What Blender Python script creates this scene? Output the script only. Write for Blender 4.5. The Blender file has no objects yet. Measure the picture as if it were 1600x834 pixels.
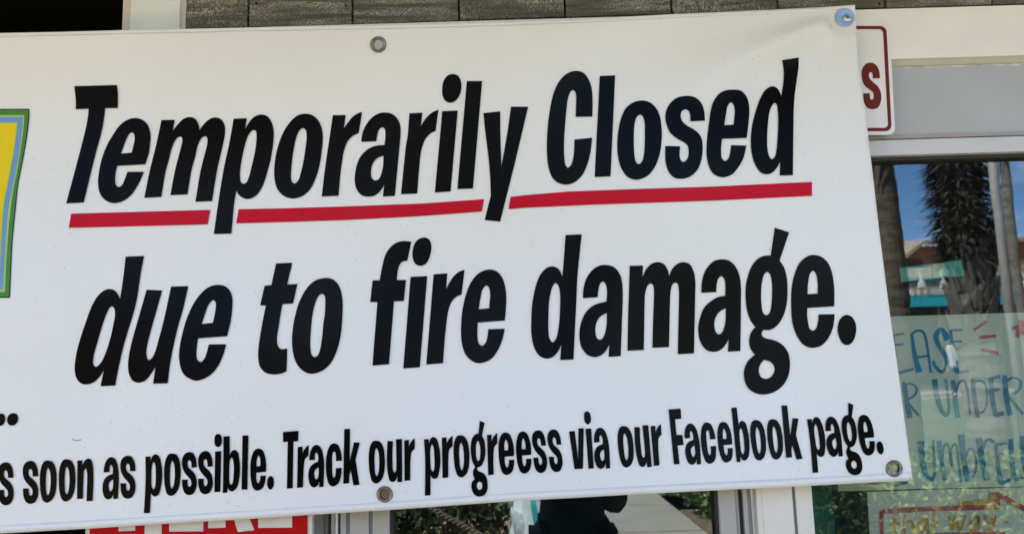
import bpy, bmesh, math, random
import numpy as np
from mathutils import Vector, Matrix
from mathutils.geometry import delaunay_2d_cdt

random.seed(7)
rng = np.random.default_rng(7)
SC = bpy.context.scene
COL = SC.collection
R = math.radians

# ------------------------------------------------------------------ camera
CAM = Vector((0.0, -1.45, 1.55))
PITCH, ROLL, FPX = R(8.2), 0.0290, 1230.0
F_ = Vector((0, math.cos(PITCH), math.sin(PITCH)))
U0 = Vector((0, -math.sin(PITCH), math.cos(PITCH)))
X0 = Vector((1, 0, 0))
RT = X0 * math.cos(ROLL) - U0 * math.sin(ROLL)
UP = X0 * math.sin(ROLL) + U0 * math.cos(ROLL)
cd = bpy.data.cameras.new('camera')
cam = bpy.data.objects.new('camera', cd)
COL.objects.link(cam)
cd.sensor_width = 36.0
cd.lens = 36.0 * FPX / 1600.0
cd.clip_start, cd.clip_end = 0.02, 9000
cam.matrix_world = Matrix(((RT.x, UP.x, -F_.x, CAM.x), (RT.y, UP.y, -F_.y, CAM.y),
                           (RT.z, UP.z, -F_.z, CAM.z), (0, 0, 0, 1)))
SC.camera = cam
cd.dof.use_dof = True
cd.dof.focus_distance = 1.47
cd.dof.aperture_fstop = 6.4

# ------------------------------------------------------------------ sky and sun
SUN_DIR = Vector((-0.50, 0.27, 0.82)).normalized()          # towards the sun: behind the shop, from the left
elev = math.asin(SUN_DIR.z)
w = bpy.data.worlds.new('World')
SC.world = w
w.use_nodes = True
nt = w.node_tree
bg = nt.nodes['Background']
bg.inputs['Strength'].default_value = 0.10
sky = nt.nodes.new('ShaderNodeTexSky')
sky.sky_type = 'NISHITA'
sky.sun_disc = False
sky.sun_elevation = elev
sky.sun_rotation = math.atan2(SUN_DIR.x, SUN_DIR.y)
sky.air_density, sky.dust_density, sky.ozone_density = 0.75, 0.05, 4.0
tc = nt.nodes.new('ShaderNodeTexCoord')
mp = nt.nodes.new('ShaderNodeMapping')
mp.inputs['Scale'].default_value = (1.0, 1.0, 1.9)
mp.inputs['Location'].default_value = (0.35, 0.1, 0.0)
ns = nt.nodes.new('ShaderNodeTexNoise')
ns.inputs['Scale'].default_value = 3.1
ns.inputs['Detail'].default_value = 7
ns.inputs['Roughness'].default_value = 0.58
cr = nt.nodes.new('ShaderNodeValToRGB')
cr.color_ramp.elements[0].position, cr.color_ramp.elements[0].color = 0.50, (0, 0, 0, 1)
cr.color_ramp.elements[1].position, cr.color_ramp.elements[1].color = 0.70, (1, 1, 1, 1)
mx = nt.nodes.new('ShaderNodeMixRGB')
mx.inputs['Color2'].default_value = (9.0, 9.3, 9.8, 1)
L = nt.links.new
L(tc.outputs['Generated'], mp.inputs['Vector']); L(mp.outputs[0], ns.inputs['Vector'])
L(ns.outputs['Fac'], cr.inputs['Fac']); L(cr.outputs[0], mx.inputs['Fac'])
hs = nt.nodes.new('ShaderNodeHueSaturation')
hs.inputs['Saturation'].default_value = 1.15
L(sky.outputs[0], hs.inputs['Color']); L(hs.outputs[0], mx.inputs['Color1']); L(mx.outputs[0], bg.inputs['Color'])
sd = bpy.data.lights.new('sun', 'SUN')
sd.energy, sd.angle, sd.color = 4.8, R(0.5), (1.0, 0.965, 0.86)
sun = bpy.data.objects.new('sun', sd)
COL.objects.link(sun)
sun.rotation_euler = (-SUN_DIR).to_track_quat('-Z', 'Y').to_euler()
sun.location = (-6, 3, 12)
SC.view_settings.view_transform = 'Standard'
SC.view_settings.look = 'None'
SC.view_settings.gamma = 1
SC.view_settings.exposure = 2.45

# ------------------------------------------------------------------ helpers
def ray(px, py):
    return F_ + RT * ((px - 800.0) / FPX) + UP * ((417.0 - py) / FPX)

def P(px, py, y):
    """point of the plane y = const that the photograph shows at a pixel"""
    d = ray(px, py)
    return CAM + d * ((y - CAM.y) / d.y)

GLASS_Y = 0.030
def V(px, py, dist):
    """place in front of the shop that the window glass mirrors at a pixel, dist metres along the reflected way"""
    p = P(px, py, CAM.y + dist)
    return Vector((p.x, 2 * GLASS_Y - p.y, p.z))

def tag(o, label=None, cat=None, group=None, kind=None):
    if label: o['label'] = label
    if cat: o['category'] = cat
    if group: o['group'] = group
    if kind: o['kind'] = kind
    return o

def empty(name, loc, label=None, cat=None, group=None):
    o = bpy.data.objects.new(name, None)
    o.empty_display_size = 0.1
    COL.objects.link(o)
    o.location = loc
    return tag(o, label, cat, group)

def put(name, verts, faces, m, parent=None, smooth=False, mats=None, fmat=None):
    me = bpy.data.meshes.new(name)
    me.from_pydata([tuple(v) for v in verts], [], [tuple(f) for f in faces])
    for q in (mats or [m]): me.materials.append(q)
    if fmat is not None: me.polygons.foreach_set('material_index', fmat)
    if smooth: me.polygons.foreach_set('use_smooth', [True] * len(me.polygons))
    me.update()
    o = bpy.data.objects.new(name, me)
    COL.objects.link(o)
    if parent is not None: hang(o, parent)
    return o

def world_loc(o):
    v = Vector(o.location)
    p = o.parent
    while p is not None:
        v = v + Vector(p.location) if not p.get('_mesh0') else v
        p = p.parent
    return v

def hang(o, parent):
    """parent keeping the vertices in world coordinates"""
    o.parent = parent
    m = Matrix.Translation(parent.location)
    q = parent.parent
    if parent.type == 'EMPTY':
        o.matrix_parent_inverse = m.inverted()

def bm_put(name, bm, m, parent=None, smooth=False, mats=None):
    me = bpy.data.meshes.new(name)
    bm.normal_update()
    bm.to_mesh(me); bm.free()
    for q in (mats or [m]): me.materials.append(q)
    if smooth: me.polygons.foreach_set('use_smooth', [True] * len(me.polygons))
    o = bpy.data.objects.new(name, me)
    COL.objects.link(o)
    if parent is not None: hang(o, parent)
    return o

def box_bm(x0, x1, y0, y1, z0, z1, bev=0.0, bm=None):
    bm2 = bmesh.new()
    vs = [bm2.verts.new(v) for v in ((x0,y0,z0),(x1,y0,z0),(x1,y1,z0),(x0,y1,z0),(x0,y0,z1),(x1,y0,z1),(x1,y1,z1),(x0,y1,z1))]
    for f in ((0,3,2,1),(4,5,6,7),(0,1,5,4),(1,2,6,5),(2,3,7,6),(3,0,4,7)):
        bm2.faces.new([vs[i] for i in f])
    if bev > 0:
        bmesh.ops.bevel(bm2, geom=bm2.edges[:], offset=bev, segments=2, affect='EDGES', profile=0.6)
    if bm is None: return bm2
    me = bpy.data.meshes.new('tmp'); bm2.to_mesh(me); bm2.free(); bm.from_mesh(me); bpy.data.meshes.remove(me)
    return bm

def box(name, x0, x1, y0, y1, z0, z1, m, parent=None, bev=0.0015):
    return bm_put(name, box_bm(x0, x1, y0, y1, z0, z1, bev), m, parent)

def tube_into(vs, fs, pts, rads, n=10, cap=True, squash=None):
    """tapered tube along points"""
    pts = [Vector(p) for p in pts]
    base = len(vs)
    for i, p in enumerate(pts):
        t = (pts[min(i+1, len(pts)-1)] - pts[max(i-1, 0)]).normalized()
        a = t.cross(Vector((0, 1, 0)) if abs(t.y) < 0.9 else Vector((1, 0, 0))).normalized()
        b = t.cross(a).normalized()
        r = rads[i] if hasattr(rads, '__len__') else rads
        for k in range(n):
            an = 2 * math.pi * k / n
            vs.append(p + a * (r * math.cos(an)) + b * (r * math.sin(an)))
    for i in range(len(pts) - 1):
        for k in range(n):
            k2 = (k + 1) % n
            fs.append((base+i*n+k, base+i*n+k2, base+(i+1)*n+k2, base+(i+1)*n+k))
    if cap:
        fs.append(tuple(base + k for k in range(n))[::-1])
        fs.append(tuple(base + (len(pts)-1)*n + k for k in range(n)))

def tube(name, pts, rads, m, parent=None, n=12):
    vs, fs = [], []
    tube_into(vs, fs, pts, rads, n)
    return put(name, vs, fs, m, parent, smooth=True)

# ------------------------------------------------------------------ materials
def mat(name, col, rough=0.6, var=0.12, scale=12, bump=0.0, bscale=60, metal=0.0, spec=0.5, stretch=(1, 1, 1), col2=None, detail=4, coat=0.0):
    m = bpy.data.materials.new(name)
    m.use_nodes = True
    t = m.node_tree; b = t.nodes['Principled BSDF']
    b.inputs['Roughness'].default_value = rough
    b.inputs['Metallic'].default_value = metal
    b.inputs['Specular IOR Level'].default_value = spec
    b.inputs['Coat Weight'].default_value = coat
    c = t.nodes.new('ShaderNodeTexCoord'); mpn = t.nodes.new('ShaderNodeMapping')
    mpn.inputs['Scale'].default_value = stretch
    t.links.new(c.outputs['Object'], mpn.inputs['Vector'])
    n = t.nodes.new('ShaderNodeTexNoise'); n.inputs['Scale'].default_value = scale; n.inputs['Detail'].default_value = detail
    t.links.new(mpn.outputs[0], n.inputs['Vector'])
    r = t.nodes.new('ShaderNodeValToRGB')
    lo = tuple(max(0, x * (1 - var)) for x in col); hi = tuple(min(1, x * (1 + var)) for x in (col2 or col))
    r.color_ramp.elements[0].position, r.color_ramp.elements[0].color = 0.3, (*lo, 1)
    r.color_ramp.elements[1].position, r.color_ramp.elements[1].color = 0.7, (*hi, 1)
    t.links.new(n.outputs['Fac'], r.inputs['Fac']); t.links.new(r.outputs[0], b.inputs['Base Color'])
    if bump > 0:
        n2 = t.nodes.new('ShaderNodeTexNoise'); n2.inputs['Scale'].default_value = bscale; n2.inputs['Detail'].default_value = 5
        t.links.new(mpn.outputs[0], n2.inputs['Vector'])
        bp = t.nodes.new('ShaderNodeBump'); bp.inputs['Strength'].default_value = bump; bp.inputs['Distance'].default_value = 0.01
        t.links.new(n2.outputs['Fac'], bp.inputs['Height']); t.links.new(bp.outputs[0], b.inputs['Normal'])
    return m

def nodes(m):
    return m.node_tree, m.node_tree.nodes['Principled BSDF']

def chips(m, zedge, width, col):
    t, b = nodes(m)
    src = b.inputs['Base Color'].links[0].from_socket
    c = t.nodes.new('ShaderNodeTexCoord'); sp = t.nodes.new('ShaderNodeSeparateXYZ'); t.links.new(c.outputs['Object'], sp.inputs[0])
    mr = t.nodes.new('ShaderNodeMapRange'); mr.inputs['From Min'].default_value = zedge - width; mr.inputs['From Max'].default_value = zedge
    t.links.new(sp.outputs['Z'], mr.inputs['Value'])
    mp_ = t.nodes.new('ShaderNodeMapping'); mp_.inputs['Scale'].default_value = (26, 1, 160); t.links.new(c.outputs['Object'], mp_.inputs['Vector'])
    n = t.nodes.new('ShaderNodeTexNoise'); n.inputs['Scale'].default_value = 1; n.inputs['Detail'].default_value = 5; n.inputs['Roughness'].default_value = 0.7
    t.links.new(mp_.outputs[0], n.inputs['Vector'])
    mu = t.nodes.new('ShaderNodeMath'); mu.operation = 'MULTIPLY'; t.links.new(mr.outputs[0], mu.inputs[0]); t.links.new(n.outputs['Fac'], mu.inputs[1])
    gt = t.nodes.new('ShaderNodeMath'); gt.operation = 'GREATER_THAN'; gt.inputs[1].default_value = 0.43; t.links.new(mu.outputs[0], gt.inputs[0])
    mix = t.nodes.new('ShaderNodeMixRGB'); mix.inputs['Color2'].default_value = (*col, 1)
    t.links.new(gt.outputs[0], mix.inputs['Fac']); t.links.new(src, mix.inputs['Color1']); t.links.new(mix.outputs[0], b.inputs['Base Color'])

def nodes_(m):
    t = m.node_tree
    return t, t.nodes['Principled BSDF']

M_PAINT = mat('white_paint', (0.77, 0.76, 0.72), 0.5, 0.04, 9, 0.12, 40)
M_TRIMW = mat('cool_white_paint', (0.71, 0.765, 0.775), 0.5, 0.04, 9, 0.12, 40)
M_POSTW = mat('bounce_tinted_post', (0.72, 0.675, 0.58), 0.5, 0.04, 9, 0.1, 40)  # post white with the warm ground bounce put into its colour
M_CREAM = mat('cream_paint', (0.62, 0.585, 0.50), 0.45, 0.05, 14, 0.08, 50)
M_BEIGE = mat('beige_frame', (0.40, 0.375, 0.325), 0.45, 0.06, 14, 0.08, 50)
M_GREYP = mat('grey_panel_paint', (0.39, 0.41, 0.425), 0.5, 0.09, 3, 0.05, 90, detail=8)
M_LGREY = mat('pale_grey_paint', (0.55, 0.56, 0.57), 0.45, 0.04, 8, 0.05, 60)
M_GROOVE = mat('grey_groove', (0.22, 0.24, 0.26), 0.5, 0.15, 30)
M_REVEAL = mat('grey_reveal', (0.33, 0.31, 0.29), 0.6, 0.1, 10)
M_RUBBER = mat('black_rubber', (0.012, 0.012, 0.013), 0.5, 0.3, 40)
M_ALU = mat('dull_aluminium', (0.42, 0.42, 0.42), 0.35, 0.1, 60, metal=0.8)
M_DARK = mat('dark_interior', (0.0025, 0.003, 0.003), 0.9, 0.3, 3)  # darkness of the open room put into a near-black colour
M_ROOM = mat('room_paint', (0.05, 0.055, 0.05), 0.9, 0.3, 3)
M_SOFFIT = mat('soffit_boards', (0.70, 0.58, 0.41), 0.6, 0.08, 6, stretch=(1, 8, 1))
M_GREEN = mat('dark_green_cloth', (0.008, 0.12, 0.085), 0.8, 0.1, 30)
M_ZINC = mat('sky_tinted_zinc', (0.36, 0.53, 0.86), 0.33, 0.12, 60, 0.08, 200, metal=0.9)  # washer metal, blue of the mirrored sky put into its base colour
M_STEEL = mat('zinc_steel', (0.62, 0.66, 0.72), 0.30, 0.12, 90, 0.05, 300, metal=1.0)
M_BRASS = mat('nickel_grommet', (0.21, 0.19, 0.16), 0.22, 0.1, 80, metal=1.0)

# vinyl of the banner with its specks of dirt
def vinyl(name, col, rough, dirt, spec=0.3):
    m = mat(name, col, rough, 0.015, 3, spec=spec)
    t, b = nodes(m)
    c = t.nodes.new('ShaderNodeTexCoord')
    wv = t.nodes.new('ShaderNodeTexNoise'); wv.inputs['Scale'].default_value = 420; wv.inputs['Detail'].default_value = 2
    t.links.new(c.outputs['Object'], wv.inputs['Vector'])
    big = t.nodes.new('ShaderNodeTexNoise'); big.inputs['Scale'].default_value = 26; big.inputs['Detail'].default_value = 3
    t.links.new(c.outputs['Object'], big.inputs['Vector'])
    b1 = t.nodes.new('ShaderNodeBump'); b1.inputs['Strength'].default_value = 0.10; b1.inputs['Distance'].default_value = 0.002
    t.links.new(wv.outputs['Fac'], b1.inputs['Height'])
    b2 = t.nodes.new('ShaderNodeBump'); b2.inputs['Strength'].default_value = 0.05; b2.inputs['Distance'].default_value = 0.01
    t.links.new(big.outputs['Fac'], b2.inputs['Height']); t.links.new(b1.outputs[0], b2.inputs['Normal'])
    t.links.new(b2.outputs[0], b.inputs['Normal'])
    if dirt:
        src = b.inputs['Base Color'].links[0].from_socket
        vo = t.nodes.new('ShaderNodeTexVoronoi'); vo.inputs['Scale'].default_value = 150
        t.links.new(c.outputs['Object'], vo.inputs['Vector'])
        lt = t.nodes.new('ShaderNodeMath'); lt.operation = 'LESS_THAN'; lt.inputs[1].default_value = 0.15
        t.links.new(vo.outputs['Distance'], lt.inputs[0])
        mk = t.nodes.new('ShaderNodeTexNoise'); mk.inputs['Scale'].default_value = 2.6; mk.inputs['Detail'].default_value = 5
        t.links.new(c.outputs['Object'], mk.inputs['Vector'])
        sp = t.nodes.new('ShaderNodeSeparateColor'); t.links.new(vo.outputs['Color'], sp.inputs[0])
        ad = t.nodes.new('ShaderNodeMath'); ad.operation = 'MULTIPLY'; t.links.new(sp.outputs[0], ad.inputs[0]); t.links.new(mk.outputs['Fac'], ad.inputs[1])
        g = t.nodes.new('ShaderNodeMath'); g.operation = 'GREATER_THAN'; g.inputs[1].default_value = 0.50
        t.links.new(ad.outputs[0], g.inputs[0])
        mm = t.nodes.new('ShaderNodeMath'); mm.operation = 'MULTIPLY'; t.links.new(lt.outputs[0], mm.inputs[0]); t.links.new(g.outputs[0], mm.inputs[1])
        m2 = t.nodes.new('ShaderNodeMath'); m2.operation = 'MULTIPLY'; m2.inputs[1].default_value = 0.5
        t.links.new(mm.outputs[0], m2.inputs[0])
        mix = t.nodes.new('ShaderNodeMixRGB'); mix.inputs['Color2'].default_value = (0.16, 0.17, 0.18, 1)
        t.links.new(m2.outputs[0], mix.inputs['Fac']); t.links.new(src, mix.inputs['Color1'])
        t.links.new(mix.outputs[0], b.inputs['Base Color'])
    return m
M_VINYL = vinyl('white_vinyl', (0.755, 0.77, 0.765), 0.27, True)
M_BLACK = vinyl('black_print', (0.0022, 0.0022, 0.0024), 0.22, False, 0.07)
M_RED = vinyl('red_print', (0.50, 0.005, 0.022), 0.28, False, 0.08)
M_YEL = vinyl('yellow_print', (0.74, 0.57, 0.002), 0.28, False, 0.12)
M_BLU = vinyl('blue_print', (0.13, 0.30, 0.58), 0.28, False)
M_GRN = vinyl('green_print', (0.045, 0.20, 0.02), 0.28, False)
M_LIM = vinyl('lime_print', (0.38, 0.55, 0.08), 0.28, False)

# weathered siding: grey-brown wood with pale rubs of old whitewash across the saw marks
def siding():
    m = bpy.data.materials.new('weathered_siding'); m.use_nodes = True
    t, b = nodes(m)
    c = t.nodes.new('ShaderNodeTexCoord'); oi = t.nodes.new('ShaderNodeObjectInfo')
    sh = t.nodes.new('ShaderNodeVectorMath'); sh.operation = 'ADD'
    cmb = t.nodes.new('ShaderNodeCombineXYZ'); mul = t.nodes.new('ShaderNodeMath'); mul.operation = 'MULTIPLY'; mul.inputs[1].default_value = 37
    t.links.new(oi.outputs['Random'], mul.inputs[0]); t.links.new(mul.outputs[0], cmb.inputs[1]); t.links.new(mul.outputs[0], cmb.inputs[2])
    t.links.new(c.outputs['Object'], sh.inputs[0]); t.links.new(cmb.outputs[0], sh.inputs[1])
    def noise(sc, scale, det, rough=0.55):
        mp_ = t.nodes.new('ShaderNodeMapping'); mp_.inputs['Scale'].default_value = sc
        t.links.new(sh.outputs[0], mp_.inputs['Vector'])
        n = t.nodes.new('ShaderNodeTexNoise'); n.inputs['Scale'].default_value = scale; n.inputs['Detail'].default_value = det; n.inputs['Roughness'].default_value = rough
        t.links.new(mp_.outputs[0], n.inputs['Vector']); return n
    band = noise((5, 1, 75), 1.0, 5, 0.6)            # level bands
    saw = noise((620, 1, 210), 1.0, 5, 0.8)      # fine upright saw marks
    blot = noise((9, 1, 16), 1.0, 5, 0.6)
    def ramp(n, a, bq, c0=(0, 0, 0, 1), c1=(1, 1, 1, 1)):
        r = t.nodes.new('ShaderNodeValToRGB'); r.color_ramp.elements[0].position = a; r.color_ramp.elements[1].position = bq
        r.color_ramp.elements[0].color = c0; r.color_ramp.elements[1].color = c1
        t.links.new(n.outputs['Fac'], r.inputs['Fac']); return r
    rb, rs, rbl = ramp(band, 0.40, 0.58), ramp(saw, 0.46, 0.62), ramp(blot, 0.38, 0.60)
    m1 = t.nodes.new('ShaderNodeMath'); m1.operation = 'MULTIPLY'
    a1 = t.nodes.new('ShaderNodeMath'); a1.operation = 'MULTIPLY_ADD'; a1.inputs[1].default_value = 0.85; a1.inputs[2].default_value = 0.12
    t.links.new(rb.outputs[0], a1.inputs[0])
    m2 = t.nodes.new('ShaderNodeMath'); m2.operation = 'MULTIPLY'
    t.links.new(a1.outputs[0], m1.inputs[0]); t.links.new(rs.outputs[0], m1.inputs[1])
    a2 = t.nodes.new('ShaderNodeMath'); a2.operation = 'MULTIPLY_ADD'; a2.inputs[1].default_value = 0.85; a2.inputs[2].default_value = 0.28
    t.links.new(rbl.outputs[0], a2.inputs[0])
    t.links.new(m1.outputs[0], m2.inputs[0]); t.links.new(a2.outputs[0], m2.inputs[1])
    mix = t.nodes.new('ShaderNodeMixRGB'); mix.inputs['Color1'].default_value = (0.068, 0.063, 0.046, 1); mix.inputs['Color2'].default_value = (0.70, 0.70, 0.66, 1)
    t.links.new(m2.outputs[0], mix.inputs['Fac'])
    t.links.new(mix.outputs[0], b.inputs['Base Color'])
    b.inputs['Roughness'].default_value = 0.85
    bp = t.nodes.new('ShaderNodeBump'); bp.inputs['Strength'].default_value = 0.5; bp.inputs['Distance'].default_value = 0.002
    t.links.new(m2.outputs[0], bp.inputs['Height']); t.links.new(bp.outputs[0], b.inputs['Normal'])
    return m
M_SIDING = siding()

def glass(name, tint, refl):
    m = bpy.data.materials.new(name); m.use_nodes = True
    t = m.node_tree; t.nodes.remove(t.nodes['Principled BSDF'])
    out = t.nodes['Material Output']
    tr = t.nodes.new('ShaderNodeBsdfTransparent'); tr.inputs['Color'].default_value = (*tint, 1)
    gl = t.nodes.new('ShaderNodeBsdfGlossy'); gl.inputs['Roughness'].default_value = 0.0
    gl.inputs['Color'].default_value = (0.93, 0.98, 1.0, 1)
    fr = t.nodes.new('ShaderNodeFresnel'); fr.inputs['IOR'].default_value = 1.5
    ad = t.nodes.new('ShaderNodeMath'); ad.operation = 'MULTIPLY_ADD'; ad.inputs[1].default_value = 1.3; ad.inputs[2].default_value = refl
    t.links.new(fr.outputs[0], ad.inputs[0])
    # old panes are never quite flat
    c = t.nodes.new('ShaderNodeTexCoord'); n = t.nodes.new('ShaderNodeTexNoise'); n.inputs['Scale'].default_value = 9; n.inputs['Detail'].default_value = 1
    t.links.new(c.outputs['Object'], n.inputs['Vector'])
    bp = t.nodes.new('ShaderNodeBump'); bp.inputs['Strength'].default_value = 0.006; bp.inputs['Distance'].default_value = 0.01
    t.links.new(n.outputs['Fac'], bp.inputs['Height']); t.links.new(bp.outputs[0], gl.inputs['Normal'])
    mxs = t.nodes.new('ShaderNodeMixShader')
    t.links.new(ad.outputs[0], mxs.inputs['Fac']); t.links.new(tr.outputs[0], mxs.inputs[1]); t.links.new(gl.outputs[0], mxs.inputs[2])
    t.links.new(mxs.outputs[0], out.inputs['Surface'])
    return m
M_GLASSM = glass('middle_window_glass', (0.70, 0.78, 0.72), 0.09)
M_GLASS = glass('window_glass', (0.84, 0.90, 0.86), 0.075)

# ------------------------------------------------------------------ outlines
def spline(pts):
    """closed outline from (x, y, corner) points: smooth runs are centripetal Catmull-Rom, corners stay sharp"""
    n = len(pts)
    out = []
    corners = [i for i in range(n) if pts[i][2]]
    def cr_seg(p0, p1, p2, p3):
        def tj(ti, a, b): return ti + max(1e-6, math.hypot(b[0]-a[0], b[1]-a[1])) ** 0.5
        t0 = 0; t1 = tj(t0, p0, p1); t2 = tj(t1, p1, p2); t3 = tj(t2, p2, p3)
        d = math.hypot(p2[0]-p1[0], p2[1]-p1[1])
        k = max(2, min(8, int(d / 2.2)))
        res = []
        for s in range(k):
            t = t1 + (t2 - t1) * s / k
            def lp(a, b, ta, tb): return ((tb-t)/(tb-ta)*a[0]+(t-ta)/(tb-ta)*b[0], (tb-t)/(tb-ta)*a[1]+(t-ta)/(tb-ta)*b[1])
            a1 = lp(p0, p1, t0, t1); a2 = lp(p1, p2, t1, t2); a3 = lp(p2, p3, t2, t3)
            b1 = lp(a1, a2, t0, t2); b2 = lp(a2, a3, t1, t3)
            res.append(lp(b1, b2, t1, t2))
        return res
    for i in range(n):
        p1, p2 = pts[i], pts[(i+1) % n]
        if p1[2] and p2[2]:
            out.append((p1[0], p1[1])); continue
        p0 = pts[(i-1) % n]; p3 = pts[(i+2) % n]
        if p1[2]: p0 = (2*p1[0]-p2[0], 2*p1[1]-p2[1])
        if p2[2]: p3 = (2*p2[0]-p1[0], 2*p2[1]-p1[1])
        out += cr_seg(p0, p1, p2, p3)
    return out

VIEWS = {'a':(90,125),'b':(90,220),'c':(220,170),'d':(220,265),'e':(410,160),'f':(410,220),'g':(540,160),'h':(540,220),
 'i':(660,105),'j':(660,205),'k':(660,250),'l':(840,105),'m':(840,195),'n':(1010,130),'o':(1010,200),'p':(1090,80),'q':(1090,180),
 'r':(100,395),'s':(100,500),'t':(240,425),'u':(240,500),'v':(390,400),'w':(390,490),'x':(560,365),'y':(560,480),'z':(660,410),
 'A':(660,480),'B':(820,360),'C':(820,470),'D':(960,400),'E':(960,465),'F':(1080,400),'G':(1080,480),'H':(1150,350),'I':(1150,440),'J':(1150,515),
 '1':(0,700),'2':(150,700),'3':(290,665),'4':(430,660),'5':(560,665),'6':(700,645),'7':(860,635),'8':(1010,630),'9':(1120,625),'0':(1230,625),'N':(0,630)}

def outline(s, scale=8.0, view=None):
    pts = []; v = VIEWS.get(view, (0, 0)) if view else None
    for tok in s.split():
        if ',' not in tok: v = VIEWS[tok]; continue
        cor = tok.endswith('c')
        x, y = tok.rstrip('c').split(',')
        pts.append((v[0] + float(x)/scale, v[1] + float(y)/scale, cor))
    return pts

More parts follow.
